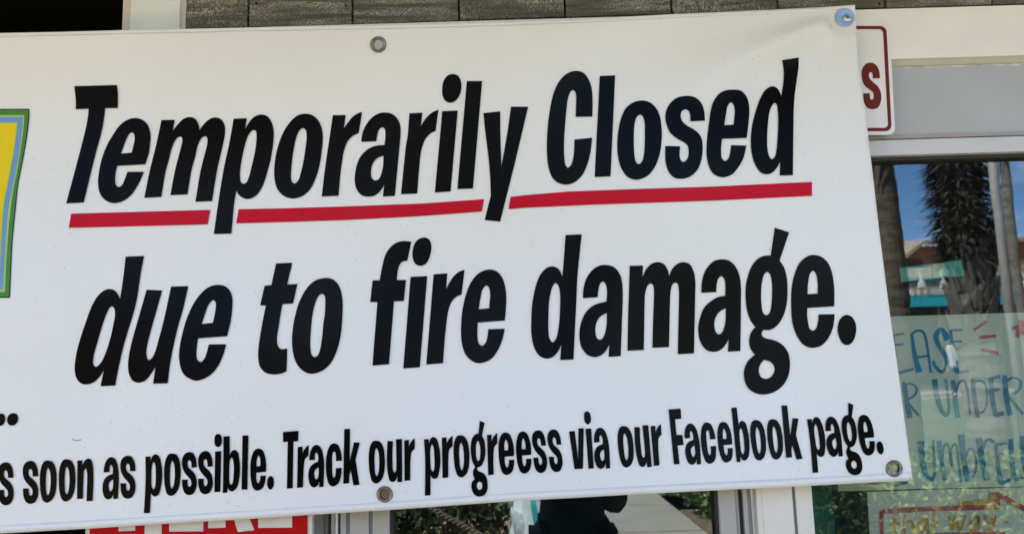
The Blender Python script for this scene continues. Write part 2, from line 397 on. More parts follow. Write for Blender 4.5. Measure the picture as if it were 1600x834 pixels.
# large lettering: outline ; holes
BIG = [
("a 208,80c 740,64c 751,150 752,353c 592,354c 578,480 548,650 b 480,140 415,400 325,772c 106,782c 190,470 262,200 a 350,610 380,450 387,362c 226,367c 225,240",),
("a 960,477 1060,500 1130,570 1160,680 1155,800 b 1140,150 1096,296c 745,314c 725,400 718,490 728,550 760,578 800,560 840,480 873,388c 1080,388c 1020,520 940,650 840,740 710,780 600,745 530,660 505,530 520,370 560,200 a 620,810 690,690 770,575 860,505",
 "a 928,655 955,680 963,740 b 945,70 925,150c 792,160c a 850,760 890,680"),
("c 258,142c 424,140c 400,275c 450,210 530,130 615,103 685,132 722,200 735,265c 795,185 865,128 940,110 1010,140 1048,215 1050,320 1015,500 d 955,0 890,395c 682,402c 750,0 c 830,440 833,385 825,355 800,343 760,365 715,450 680,600 d 635,0 583,310c 368,320c 430,0 c 510,450 520,390 512,358 485,348 440,380 388,490 345,660 d 315,0 255,343c 42,353c 115,0 c 190,460",),
("c 1160,126c 1326,120c 1302,255c 1350,175 1420,100 1505,73 e 55,172 112,245 140,350 138,480 105,700 f 60,395 0,570 d 1450,315 1390,355 1325,368 1260,345 1215,300 1195,258c 1170,400 1132,800c 912,805c 970,400 1035,0 c 1112,400",
 "c 1410,265 1440,285 1447,350 1430,520 1380,740 d 1345,110 1315,165 1280,178 1250,155 1240,90 1242,0 c 1290,500 1350,320"),
("e 540,143 630,165 700,230 745,340 755,460 740,620 f 725,250 680,430 600,600 500,690 375,722 270,690 190,610 152,480 150,320 e 170,650 210,500 280,340 370,220 450,160",
 "e 510,323 540,345 553,420 540,560 510,750 f 480,400 450,490 400,535 365,505 357,420 365,300 e 385,620 430,420 470,345"),
("e 880,162c 1040,158c 1018,325c 1060,265 1130,180 1190,140 1246,120c 1205,383c 1130,420 1070,480 1030,570 1005,680 f 975,420 950,688c 740,695c 785,330 e 845,400",),
("g 193,495c 215,370 270,260 350,175 430,135 500,128 580,145 640,195 680,280 688,380 670,600 h 650,330 615,690c 465,697c 483,550c 430,630 360,685 280,698 200,680 140,610 113,500 120,400 150,270 200,180 280,105 370,65 485,52c g 497,430 495,360 485,325 460,313 425,330 400,390 383,487c",
 "h 475,187c 465,330 440,430 410,485 370,497 330,470 317,400 330,310 370,240 420,205"),
("g 797,138c 960,130c 940,297c 985,225 1040,160 1095,120 1160,92c 1125,357c 1060,390 1000,455 962,545 h 940,150 915,400 895,660c 692,668c 755,60 g 775,420",),
("g 1208,112c 1402,103c h 1312,633c 1115,647c",),
("i 375,88 440,105 480,170 488,245 470,340 420,415 350,447 285,420 250,350 247,270 265,175 310,110",),
("i 555,175c 747,175c j 632,717c 436,725c",),
("i 762,575c 973,553c j 975,20 988,440c 1065,0 i 1107,495c 1322,497c j 1250,0 k 1165,0 1065,400 972,770c 778,750c 855,445c j 845,540 818,260 785,0",),
("l 475,48 560,65 620,125 665,220 685,340 688,480 685,620c 475,622c 480,480 482,370 470,310 440,287 410,310 380,390 360,540 345,720 m 335,120 330,300 335,420 350,505 378,538 410,515 440,440 455,330 460,185c 680,162c 665,320 620,500 550,640 450,725 340,748 240,715 170,635 130,490 115,300 125,50 l 145,590 190,360 250,210 330,110 400,65",),
("l 777,112c 970,104c m 912,645c 713,653c",),
("l 1305,418 1400,440 1480,510 1530,620 1550,760 m 1553,150 1530,350 1470,520 1370,640 1240,687 1130,655 1050,550 1005,400 995,250 1003,120 l 1010,790 1040,650 1100,520 1190,445",
 "l 1280,592 1310,610 1335,680 1340,800 m 1340,200 1330,360 1305,460 1265,493 1230,465 1210,370 1203,220 l 1207,760 1215,700 1240,625"),
("n 520,160 610,180 680,240 720,340 733,470c 550,478c 548,400 530,350 490,327 445,350 428,410 445,470 500,525 580,570 650,625 690,690 705,800 o 705,260 690,390 640,520 550,605 430,637 340,615 275,540 240,420 235,300 237,225c 423,230c 415,330 425,395 460,425 500,405 525,350 528,280 515,220 470,180 380,130 300,60 n 250,510 237,430 250,340 300,250 380,185 450,165",),
("n 1090,82 1180,95 1240,150 1275,230 1288,340 1275,520 1255,685c 947,697c o 935,230 935,310 945,380 980,414 1020,390 1045,320 1060,215c 1250,220c 1215,370 1150,490 1070,580 950,617 850,580 790,500 755,360 752,250 n 765,640 785,480 810,320 850,210 920,125 1000,90",
 "n 1057,240 1085,260 1105,330 1100,430 1090,520c 975,527c 995,390 1015,290"),
("p 1058,115c 1265,80c 1262,200 1245,330 1215,550 1202,750 q 1200,100 1195,400 1192,750c 1028,755c 1033,580c 990,660 930,720 860,740 790,715 725,630 680,490 665,330 675,180 700,50 p 750,680 800,560 860,475 940,440 1000,470 1030,520 1045,570c 1065,450 1078,320 1075,220",
 "p 965,647 990,670 1005,760 q 1008,100 1000,300 985,450 960,530 930,552 900,525 875,430 870,280 880,100 p 895,780 920,700"),
# second line
("r 770,47c 1000,38c 960,250 910,580 860,780 s 800,130 730,380 680,600 640,815c 457,823c 497,625c 440,710 360,780 275,802 200,780 150,710 133,600 150,440 200,240 270,30 r 340,680 420,540 500,470 570,450 640,475 680,530 700,578c 735,350",
 "r 600,665 630,700 637,780 s 615,60 580,220 520,410 460,530 395,585 365,550 370,450 410,300 480,60 r 530,760 570,685"),
("r 1032,460c 1227,468c 1150,740 s 1110,40 1040,310 1030,430 1055,498 1100,470 1140,390 1180,250 1240,30 r 1338,420c 1553,414c 1480,730 s 1430,60 1370,310 1325,550 1295,788c 1113,793c 1143,583c 1080,680 1010,755 930,780 860,755 815,680 800,560 820,390 860,220 920,10",),
("t 810,158 890,175 950,225 983,320 983,430 965,600 918,800c 555,827c u 540,330 535,440 550,500 585,523 620,500 655,430 690,302c 908,300c 870,430 800,580 700,690 545,755 430,720 360,650 320,500 320,380 345,230 400,20 t 470,450 540,330 640,220 730,170",
 "t 745,350 772,370 778,420 765,520 740,633c 602,647c 640,530 690,400"),
("v 330,92c 533,82c 470,355c 598,347c 543,593c 410,600c 385,740 w 365,150 343,290 350,390 390,440 430,440 470,432c 462,717c 400,745 300,757 200,735 130,660 107,540 112,420 140,220 175,30 v 203,615c 130,618c 187,370c 272,360c",),
("v 960,272 1040,290 1105,350 1145,450 1163,570 1160,740 w 1140,260 1090,460 1010,620 900,715 775,748 680,720 600,640 550,520 530,370 540,180 570,20 v 610,600 660,490 740,370 830,300",
 "v 903,470 935,490 945,550 938,740 w 925,100 905,300 880,450 850,520 810,543 775,510 760,420 762,260 785,20 v 820,590 860,500"),
("x 265,582c 300,400 335,270 395,175 470,115 560,92 662,100c 612,338c 550,350 510,400 490,480 480,578c 595,577c 568,842c 445,845c y 383,710c 175,727c x 237,854c 147,854c 178,583c",),
("x 652,540c 860,528c y 768,748c 560,763c",),
("x 830,48 885,75 913,150 905,240 870,340 820,390 770,402 715,380 680,310 675,240 700,130 750,70",),
("x 940,507c 1112,494c 1097,690c 1150,590 1205,518 1265,472 z 526,90c 490,400c 420,430 360,500 320,620 300,760 A 280,400 258,697c 48,714c 100,80",),
("z 830,88 920,105 990,175 1030,280 1048,420 1045,560 1030,725c 693,750c A 688,280 690,380 705,450 745,481 785,450 810,380 825,272c 1030,265c 1000,400 940,540 850,650 700,697 600,655 530,570 492,440 482,300 z 490,680 512,530 550,380 615,235 710,130",
 "z 803,286 830,310 848,400 840,490 835,570c 705,582c 725,450 755,330"),
("B 510,57c 712,47c 690,250 660,560 C 640,100 625,400 610,730c 442,738c 455,545c 410,640 340,705 270,720 190,690 125,600 85,440 80,260 95,20 B 150,650 210,530 280,465 350,448 420,480 470,570c 490,330",
 "B 388,655 420,690 440,790 C 438,150 420,350 390,470 348,516 310,470 295,350 297,150 303,20 B 322,780 352,690"),
("B 725,847c 735,720 770,600 840,500 920,445 1010,430 1110,455 1180,530 1215,640 1225,800 C 1215,250 1200,688c 1047,698c 1057,545c 1000,640 930,690 860,700 780,670 710,580 683,450 690,330 720,220 790,110 880,45 1021,5c B 1028,770 1015,680 980,637 945,660 922,730 912,832c",
 "C 1025,153c 1022,300 1000,410 970,470 935,485 900,460 882,380 890,290 930,210 980,170"),
("D 192,122c 358,117c 350,268c 390,175 460,100 545,75 620,100 665,170 684,248c 730,150 800,90 870,75 940,100 990,190 1012,320 1010,500 E 1005,250 995,695c 793,704c 800,350 D 808,520 805,400 790,345 763,330 730,350 703,440 695,600 E 690,300 683,615c 475,625c 485,250 D 495,520 493,400 480,355 452,341 415,370 385,470 378,600 E 375,250 368,652c 163,662c 175,100 D 180,500",),
("F 127,458c 133,340 160,220 220,120 300,55 395,40 480,60 550,125 600,230 622,370 622,600 G 620,200 615,545c 460,553c 467,398c 420,480 350,540 270,555 190,530 120,440 90,320 92,220 120,100 F 165,640 250,560 340,510 425,495c 428,400 415,290 375,250 340,280 320,350 312,450c",
 "G 432,10c 430,150 410,260 380,320 345,338 310,310 290,230 300,140 350,60"),
("H 485,45c 665,103c 545,455c 600,540 635,670 I 645,120 630,300 580,450 510,550 430,600 340,603c 320,640 330,680 370,705 460,725 J 550,165 620,230 660,310 675,430 655,570 590,690 480,775 345,808 230,785 140,710 100,590 105,490 150,390 235,310c 190,250 165,170 I 175,670 210,600 243,568c 180,480 135,340 120,180 125,40 H 150,650 200,520 280,430 360,395 435,392c 460,220",
 "H 390,595 425,625 450,740 I 452,100 445,270 420,390 380,418 340,390 318,270 315,120 H 325,730 355,625",
 "J 350,375c 420,395 470,440 483,500 450,575 375,613 310,585 285,510 300,440"),
("H 970,385 1060,405 1140,470 1195,590 1225,760 I 1230,150 1228,307c 892,328c 890,420 905,530 925,590 962,612 1000,585 1025,500 1033,408c 1235,405c 1215,560 1150,710 1060,800 945,825 850,790 770,690 710,530 690,330 690,180 700,50 H 725,650 780,510 850,430 910,395",
 "H 962,582 995,610 1020,730 I 1020,147c 895,155c 900,30 H 930,610"),
("I 1390,413 1450,440 1495,520 1503,610 1480,710 1440,770 1385,792 1330,765 1290,690 1270,590 1290,490 1330,435",),
("N 165,120 205,130 225,175 215,230 185,265 145,277 105,260 87,210 95,165 125,130",),
("N 8,125 45,135 65,180 55,235 28,270 -14,281 -54,263 -72,213 -62,170 -32,137",),
]
BARS = [
 [(111,333.8),(328.4,327.9),(324.4,350.6),(107.3,356)],
 [(372.75,326.9),(450,325.3),(540,322.5),(660,318),(756.25,311.25),(753,330.6),(651,338),(540,343.8),(450,346.6),(369,349)],
 [(797.75,307.5),(820,305),(887,299.3),(988,295.6),(1115,291.5),(1268.8,284.2),(1268.8,306),(1115.4,313.4),(920.7,320),(820,324.6),(794.4,326.9)],
]
# small line: one outline per kind of letter, then where each letter sits (view, left, top, right, bottom)
SMALL = {
'o': ('1', ["600,150 650,165 690,230 707,350 705,450 690,560 650,640 590,677 540,655 510,570 497,430 500,310 520,215 555,160", "600,240 622,280 633,370 630,480 615,560 597,588 580,560 572,450 575,330 585,270"]),
'n': ('1', ["967,152c 1025,148c 1028,215c 1060,150 1100,125 1135,140 1158,210 1165,330 1165,450 1155,655c 1080,660c 1088,400 1085,290 1070,247 1050,275 1042,380 1035,628c 962,632c"]),
's': ('1', ["378,155 420,165 455,215 472,290 475,348c 407,350c 405,300 395,265 378,255 360,270 355,310 370,350 410,385 450,430 472,490 477,560 465,620 430,675 370,692 325,670 300,620 288,560 287,498c 358,500c 358,550 365,580 380,592 398,580 407,550 400,505 370,470 325,420 295,360 283,280 295,215 330,170"]),
'a': ('2', ["95,300c 100,240 120,170 150,125 190,108 230,125 262,180 278,260 285,360 283,450 272,628c 217,633c 220,565c 195,615 150,637 110,615 88,560 80,490 90,420 115,370 150,340 207,318c 210,250 200,215 187,204 172,225 167,295c", "213,383c 213,470 200,520 178,538 162,510 157,460 170,420"]),
'p': ('2', ["617,103c 680,98c 683,160c 705,95 745,72 785,95 812,170 828,280 825,400 805,510 780,580 735,600 705,585 685,550c 680,680 673,805c 597,810c 610,600 620,350", "722,165 740,200 747,320 745,430 735,490 715,510 697,480 692,380 695,250 707,190"]),
'i': ('3', ["368,318c 445,312c 433,822c 360,828c"]),
'*': ('3', ["405,97 440,115 453,175 445,230 405,265 370,240 360,180 372,115"]),
'b': ('3', ["473,130c 550,125c 552,370c 575,315 610,298 650,325 672,420 680,530 670,660 640,770 580,817 545,800 525,765c 522,830c 465,836c 470,500", "577,392 592,420 603,500 600,600 590,700 567,738 550,710 545,600 548,480 558,420"]),
'l': ('3', ["710,120c 785,117c 772,792c 700,797c"]),
'e': ('3', ["910,280 955,295 985,350 1003,430 1007,500 1003,572c 883,582c 882,640 890,695 905,717 920,700 932,660 932,622c 1003,618c 995,690 965,770 895,808 850,785 820,700 808,570 815,430 840,340 870,295", "910,367 925,385 935,440 933,500c 885,503c 890,420"]),
'.': ('3', ["1063,622 1090,640 1103,700 1095,760 1060,797 1030,770 1018,710 1030,650"]),
'T': ('3', ["1217,75c 1410,60c 1408,190c 1348,195c 1338,775c 1266,783c 1277,197c 1217,202c"]),
'r': ('4', ["282,303c 343,297c 340,385c 365,330 390,300 420,275c 415,410c 375,450 360,520 353,620 347,805c 273,813c"]),
'c': ('4', ["742,257 785,275 815,340 832,420 832,475c 760,478c 760,410 752,372 737,357 720,375 712,450 712,570 717,650 733,690 750,665 757,620 757,568c 832,560c 825,650 795,750 725,795 675,770 645,680 633,550 640,420 670,310 705,265"]),
'k': ('4', ["863,78c 935,75c 932,475c 985,243c 1058,247c 1003,460c 1053,773c 978,783c 945,590c 927,660c 925,755c 850,762c"]),
'u': ('5', ["365,187c 433,190c 427,320 428,470 435,560 452,583 468,560 473,480 468,165c 543,163c 545,698c 487,703c 487,620c 470,670 430,700 395,685 370,600 357,450 358,320"]),
'g': ('6', ["398,93c 462,120c 428,280c 455,330 470,430 470,520 450,600 415,660 365,680c 368,705 385,725 440,745 480,790 500,870 495,960 460,1020 393,1041 330,1015 297,950 293,890 305,850 335,825c 312,760 318,710 340,670c 305,600 285,480 285,400 300,320 340,265 385,253c", "375,343 395,380 407,460 405,540 395,585 377,600 360,570 350,490 352,410 360,365", "395,850c 425,870 432,905 425,940 397,960 370,940 360,905 370,870"]),
'v': ('7', ["233,308c 305,302c 348,660c 350,268c 418,268c 408,772c 303,780c"]),
'F': ('8', ["277,73c 428,63c 438,190c 358,197c 377,392c 450,390c 465,517c 390,522c 415,755c 345,760c"]),
}
PLACE = """1 s -25,173,170,710 s 283,155,478,692 o 497,150,707,677 o 733,135,942,663 n 962,125,1167,660
2 a 80,108,285,637 s 303,90,493,628 p 597,72,828,810 o 850,62,1058,592 s 1073,45,1260,582 s 1275,33,1460,572
3 i 360,312,445,828 * 360,97,453,265 b 465,125,680,836 l 700,117,785,797 e 808,280,1007,808 . 1018,622,1103,797 T 1217,60,1410,783
4 r 273,275,420,813 a 413,275,612,808 c 633,257,832,795 k 850,75,1058,783
5 o 128,183,332,718 u 355,163,547,703 r 573,150,705,685 p 820,135,1025,870 r 1042,118,1177,650 o 1188,115,1388,642
6 g 283,93,497,1041 r 487,245,617,775 e 630,240,828,772 e 850,228,1043,755 s 1050,213,1240,747 s 1243,202,1433,735
7 v 233,268,418,780 i 440,270,543,775 * 420,55,508,222 a 545,260,747,777 o 840,240,1042,758 u 1050,230,1268,755 r 1253,215,1390,738
8 F 277,63,465,760 a 478,248,683,765 c 680,235,873,752 e 887,228,1080,737 b 1062,48,1290,732 o 1298,205,1497,712
9 o 628,235,828,740 k 808,62,1072,738
0 p 248,207,478,905 a 478,203,697,705 g 680,30,940,933 e 882,180,1097,690 . 1118,510,1207,677"""
SLX = [0, 250, 455, 640, 760, 920, 1045, 1230, 1330]
SLV = [-0.015, -0.025, -0.016, 0.012, 0.035, 0.07, 0.095, 0.10, 0.128]
def slant(x): return float(np.interp(x, SLX, SLV))

def small_letters():
    res = []
    for line in PLACE.split('\n'):
        tk = line.split(); v = VIEWS[tk[0]]
        for ch, bb in zip(tk[1::2], tk[2::2]):
            l, tp, r, bt = [float(q) / 8 for q in bb.split(',')]
            l += v[0]; r += v[0]; tp += v[1]; bt += v[1]
            tv, shapes = SMALL[ch]
            loops = [spline(outline(s, 8.0, tv)) for s in shapes]
            xs = [p[0] for p in loops[0]]; ys = [p[1] for p in loops[0]]
            ds = slant((l + r) / 2) - slant(sum(xs) / len(xs))
            cy = (min(ys) + max(ys)) / 2
            sh = [[(x + ds * (y - cy), y) for x, y in q] for q in loops]
            xs = [p[0] for p in sh[0]]; ys = [p[1] for p in sh[0]]
            x0, x1, y0, y1 = min(xs), max(xs), min(ys), max(ys)
            res.append([[(l + (x - x0) / (x1 - x0) * (r - l), tp + (y - y0) / (y1 - y0) * (bt - tp)) for x, y in q] for q in sh])
    return res

def inside(px, py, loops):
    """even-odd test, vectorised"""
    c = np.zeros(len(px), bool)
    for lp in loops:
        a = np.array(lp); b = np.roll(a, -1, axis=0)
        for (x1, y1), (x2, y2) in zip(a, b):
            if y1 == y2: continue
            hit = ((y1 > py) != (y2 > py)) & (px < (x2 - x1) * (py - y1) / (y2 - y1) + x1)
            c ^= hit
    return c

def fill(loops, step):
    """triangulate an outline with holes, refined by a square grid"""
    vs, fc = [], []
    for lp in loops:
        n0 = len(vs); vs += [Vector(p) for p in lp]; fc.append(list(range(n0, len(vs))))
    xs = [p[0] for p in loops[0]]; ys = [p[1] for p in loops[0]]
    gx, gy = np.meshgrid(np.arange(min(xs) + step*0.37, max(xs), step), np.arange(min(ys) + step*0.41, max(ys), step))
    gx, gy = gx.ravel(), gy.ravel()
    if len(gx):
        k = inside(gx, gy, loops)
        # keep clear of the outline
        bd = np.array([p for lp in loops for p in lp])
        for i in np.nonzero(k)[0]:
            if np.min((bd[:, 0]-gx[i])**2 + (bd[:, 1]-gy[i])**2) > (step*0.35)**2:
                vs.append(Vector((gx[i], gy[i])))
    out = delaunay_2d_cdt(vs, [], fc, 0, 1e-5, False)
    v = np.array([tuple(p) for p in out[0]]); f = [tuple(q) for q in out[2]]
    ce = np.array([v[list(q)].mean(axis=0) for q in f])
    tri = np.array([v[list(q[:3])] for q in f])
    ar = np.abs((tri[:,1,0]-tri[:,0,0])*(tri[:,2,1]-tri[:,0,1]) - (tri[:,1,1]-tri[:,0,1])*(tri[:,2,0]-tri[:,0,0]))
    keep = inside(ce[:, 0], ce[:, 1], loops) & (ar > 0.02)
    return v, [q for q, k in zip(f, keep) if k]

# ------------------------------------------------------------------ banner surface
BAN_Y = -0.052
TL = P(0, 52, BAN_Y); SCR = P(1320, 27, BAN_Y)
BR = P(1425, 748, BAN_Y)
def relief(x, z):
    """distance of the vinyl from its mean plane, towards the viewer (m)"""
    top = TL.z + (SCR.z - TL.z) * (x - TL.x) / (SCR.x - TL.x)     # height of the top edge here
    d = top - z                                                   # below the top edge
    o = 0.0
    o += 0.060 * math.exp(-max(d, -0.02) / 0.11) * (1 - math.exp(-((x - SCR.x) / 0.45) ** 2)) # the slack top edge tips forward
    o += 0.0075 * math.sin((d * 0.80 - x * 0.30) * 2 * math.pi / 0.62 + 0.6)
    o += 0.0035 * math.sin((d * 0.55 + x * 0.9) * 2 * math.pi / 0.47 + 2.0)
    # pulled fold from the screw down to the left
    ux, uz = -0.93, -0.37
    rx, rz = x - SCR.x, z - SCR.z
    al = rx * ux + rz * uz; ac = rx * -uz + rz * ux
    if al > 0:
        wd = 0.016 + al * 0.085
        o += 0.030 * math.exp(-(ac / wd) ** 2) * math.exp(-(al / 0.22) ** 2) * (1 - math.exp(-al / 0.06))
    rr = math.hypot(rx, rz)
    wq = math.exp(-(rr / 0.032) ** 4)
    o = o * (1 - wq) - 0.016 * wq
    o += 0.002 * math.sin(z * 9 + 0.5) * math.exp(-((x - BR.x) / 0.12) ** 2)
    return o

def on_banner(px, py, lift=0.0):
    d = ray(px, py)
    y = BAN_Y
    for _ in range(5):
        p = CAM + d * ((y - CAM.y) / d.y)
        y = BAN_Y - relief(p.x, p.z) - lift
    return CAM + d * ((y - CAM.y) / d.y)

def banner_piece(name, loops, m, parent, lift, step=12.0):
    dense = []
    for lp in loops:
        q = []
        for (x0, y0), (x1, y1) in zip(lp, lp[1:] + lp[:1]):
            n = max(1, math.ceil(math.hypot(x1 - x0, y1 - y0) / 7.0))
            q += [(x0 + (x1 - x0) * k / n, y0 + (y1 - y0) * k / n) for k in range(n)]
        dense.append(q)
    v, f = fill(dense, step)
    vs = [on_banner(x, y, lift) for x, y in v]
    # faces towards the street (-y)
    f2 = []
    for q in f:
        a, b, c = (vs[i] for i in q[:3])
        if (b - a).cross(c - a).y > 0: q = q[::-1]
        f2.append(q)
    o = put(name, vs, f2, m, parent, smooth=True)
    nv = []
    for p in vs:                                   # exact normals of the vinyl, so thin triangles do not show
        e = 0.0015
        gx = (relief(p.x + e, p.z) - relief(p.x - e, p.z)) / (2 * e)
        gz_ = (relief(p.x, p.z + e) - relief(p.x, p.z - e)) / (2 * e)
        nv.append(Vector((-gx, -1.0, -gz_)).normalized())
    o.data.normals_split_custom_set_from_vertices(nv)
    return o

banner = empty('vinyl_banner', P(700, 800, BAN_Y), 'long white vinyl banner with black lettering and red underlines, screwed to the shop front', 'banner')
EDGE = [(-420, 60),(-200,56),(0,52),(100,50),(192,47.5),(290,45.5),(400,43.2),(500,41.3),(600,39.5),(700,37),(790,34.5),(882,31.3),(960,27.5),(1048,22.6),(1130,19),(1214,15.2),(1290,11.2),(1336,8.0),
        (1337.5,40),(1341.2,100),(1346,137),(1351.6,169),(1357.3,220),(1361,249),(1375,370),(1391,494),(1403,575),(1414,660),(1426,749.5),
        (1300,756.5),(1213,761),(1127,765),(1000,771.3),(900,777),(805,782),(700,789.5),(610,796),(540,800.3),(480,804),(400,809.5),(320,814),(225,819.8),(130,825.6),(0,832.8),(-200,843),(-420,853)]
GROM = [(591, 70, 13.0, 11.3), (601, 771.5, 13.0, 12.6), (1397, 731.5, 13.4, 12.6)]
def ellipse(cx, cy, a, b, n=28): return [(cx + a*math.cos(2*math.pi*k/n), cy + b*math.sin(2*math.pi*k/n)) for k in range(n)]
edge = [(x, y) for x, y in EDGE]
holes = [ellipse(cx, cy, a*0.60, b*0.60, 24) for cx, cy, a, b in GROM]
sheet = banner_piece('vinyl_sheet', [edge] + holes, M_VINYL, banner, 0.0, 6.5)
so = sheet.modifiers.new('thickness', 'SOLIDIFY'); so.thickness = 0.0009; so.offset = -1
# turned and welded hem: a second layer along the edges
def hem(pts, off):
    """strip of the turned edge: outline points and their shifted copies"""
    o = banner_piece('hem', [[tuple(p) for p in pts] + [(x + off[0], y + off[1]) for x, y in reversed(pts)]], M_VINYL, banner, 0.0009, 900.0)
    t = o.modifiers.new('thickness', 'SOLIDIFY'); t.thickness = 0.0007; t.offset = -1
hem([(x, y + 0.5) for x, y in EDGE[:18]][:-1] + [(1329, 8.6)], (0, 5.5))
hem([(1424.5, 748.8)] + [(x, y - 0.7) for x, y in EDGE[29:]], (0, -12))
for loops in BIG:
    banner_piece('letter', [spline(outline(s)) for s in loops], M_BLACK, banner, 0.0016, 8.0)
for lp in small_letters():
    banner_piece('letter', lp, M_BLACK, banner, 0.0016, 8.0)
for b in BARS:
    banner_piece('underline_stroke', [b], M_RED, banner, 0.0016, 8.0)
# a hair stuck to the vinyl
hp = [(112.5, 685.2), (116, 687.2), (119.5, 688), (123, 687.2), (127.5, 686.4)]
banner_piece('hair', [[(x, y - 0.35) for x, y in hp] + [(x, y + 0.35) for x, y in reversed(hp)]], M_BLACK, banner, 0.0012)
# logo panel, only its right edge is in the picture
def logo(right, top, bottom, left, lift, m):
    rp = [(x, y, i == 0 or i == len(right)-1) for i, (x, y) in enumerate(right)]
    pts = rp + [(left, bottom, True), (left, top, True)]
    banner_piece('logo_panel', [spline(pts)], m, banner, lift, 14.0)
logo([(45.5,170.2),(45.7,180),(42.6,210),(34.7,256),(28,290.5),(25,320),(19.4,377.6),(17,427.5),(15.2,465.2)], 170.9, 465.6, -330, 0.0012, M_BLACK)
logo([(44.3,171.6),(44.4,180),(41.3,210),(33.4,256),(26.8,290.5),(23.7,320),(18.1,377.6),(15.7,427.5),(13.9,463.6)], 172.4, 464.0, -329, 0.0015, M_GRN)
logo([(38,180),(37.6,190),(35.3,212),(28.8,256),(22.3,290.5),(17.3,320),(12,377),(9,427),(7.7,456)], 180.6, 456.5, -322, 0.0018, M_LIM)
logo([(35.7,183),(35.3,190),(33,212),(26.7,256),(19.8,290.5),(13.6,320),(8.6,377),(5.8,427),(4.6,452)], 183.4, 452.4, -319, 0.0021, M_BLU)
logo([(27.3,191.4),(25.6,212),(18.6,256),(11.9,290.5),(6.4,320),(2.3,377),(0,427),(-1.2,444)], 192.0, 444.4, -311, 0.0024, M_LIM)
logo([(26.3,193),(24.4,214),(17.2,256),(10.6,290.5),(5.0,320),(0.7,377),(-1.6,427),(-2.8,442)], 193.6, 442.4, -309, 0.0027, M_YEL)

def grommet(cx, cy, a, b):
    c = on_banner(cx, cy, 0.0)
    e1 = (on_banner(cx + 3, cy) - on_banner(cx - 3, cy)).normalized()
    e2 = (on_banner(cx, cy - 3) - on_banner(cx, cy + 3)).normalized()
    nrm = e1.cross(e2).normalized()
    if nrm.y > 0: nrm = -nrm
    ra = (on_banner(cx + a, cy) - on_banner(cx - a, cy)).length / 2
    prof = [(1.0, 0.0000), (0.985, 0.0012), (0.93, 0.0022), (0.85, 0.0024), (0.78, 0.0017), (0.735, 0.0013), (0.69, 0.0021), (0.64, 0.0023), (0.585, 0.0012), (0.56, -0.001), (0.555, -0.004), (0.60, -0.0045)]
    vs, fs = [], []
    n = 40
    for r, h in prof:
        for k in range(n):
            an = 2*math.pi*k/n
            vs.append(c + e1*(ra*r*math.cos(an)) + e2*(ra*r*math.sin(an)*0.965) + nrm*h)
    for i in range(len(prof)-1):
        for k in range(n):
            k2 = (k+1) % n
            fs.append((i*n+k, i*n+k2, (i+1)*n+k2, (i+1)*n+k))
    put('grommet', vs, fs, M_BRASS, banner, smooth=True)
for g in GROM: grommet(*g)

# screw and washer at the top right corner
def disc_stack(name, c, prof, m, parent, n=44, tilt=(0, 0)):
    vs, fs = [], []
    ax = Vector((tilt[0], -1, tilt[1])).normalized(); e1 = Vector((1, 0, 0)); e1 = (e1 - ax * e1.dot(ax)).normalized(); e2 = ax.cross(e1)
    for r, h in prof:
        for k in range(n):
            an = 2*math.pi*k/n
            vs.append(c + e1*(r*math.cos(an)) + e2*(r*math.sin(an)) + ax*h)
    for i in range(len(prof)-1):
        for k in range(n):
            k2 = (k+1) % n
            fs.append((i*n+k, i*n+k2, (i+1)*n+k2, (i+1)*n+k))
    fs.append(tuple((len(prof)-1)*n + k for k in range(n)))
    return put(name, vs, fs, m, parent, smooth=False)
sc_c = on_banner(1320.5, 28, 0.0022)
screw = empty('screw', sc_c, 'shiny zinc screw through a wide washer tinted sky blue at the banner corner', 'screw')
wr = 15.6 / FPX * 1.42 * 1.0
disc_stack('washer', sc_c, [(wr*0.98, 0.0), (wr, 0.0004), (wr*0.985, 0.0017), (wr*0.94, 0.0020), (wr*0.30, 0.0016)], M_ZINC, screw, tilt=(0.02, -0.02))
hc = on_banner(1323, 29, 0.0040)
hr = wr * 0.43
head = disc_stack('screw_head', hc, [(hr, -0.0015), (hr, 0.0004), (hr*0.92, 0.0016), (hr*0.72, 0.0030), (hr*0.45, 0.0037), (hr*0.42, 0.0037)], M_STEEL, screw, 28, tilt=(0.05, 0.15))
bm = bmesh.new()
for a_, b_ in ((hr*0.38, hr*0.10), (hr*0.10, hr*0.38)):
    box_bm(hc.x - a_, hc.x + a_, hc.y - 0.00385 - (0.0001 if a_ > b_ else 0), hc.y - 0.0030, hc.z - b_, hc.z + b_, 0, bm)
rec = bm_put('cross_recess', bm, M_RUBBER, screw)

# ------------------------------------------------------------------ shop front
shop = empty('shop_building', (0, 0.1, 0), 'shop front of weathered grey vertical boards and white trim round dark windows', 'building')
XL, XR = -9.0, 9.0
def xw(px, py, y): return P(px, py, y).x
def zw(px, py, y): return P(px, py, y).z
SOFF = 2.56
# heights of the level pieces, read at the right of the photograph
Z_HEAD_T = zw(1450, 12.0, -0.02); Z_HEAD_B = zw(1450, 91, -0.02)
Z_BEV_B = zw(1450, 101.5, -0.005)
Z_PAN_B = zw(1450, 211.0, 0.0); Z_LED_B = zw(1450, 215, -0.006)
Z_RAIL_B = zw(1450, 240.5, -0.004)
X_TRIM0, X_TRIM1 = xw(204.6, 24, -0.020), xw(282.0, 24, -0.020)
Z_SILL = 0.50
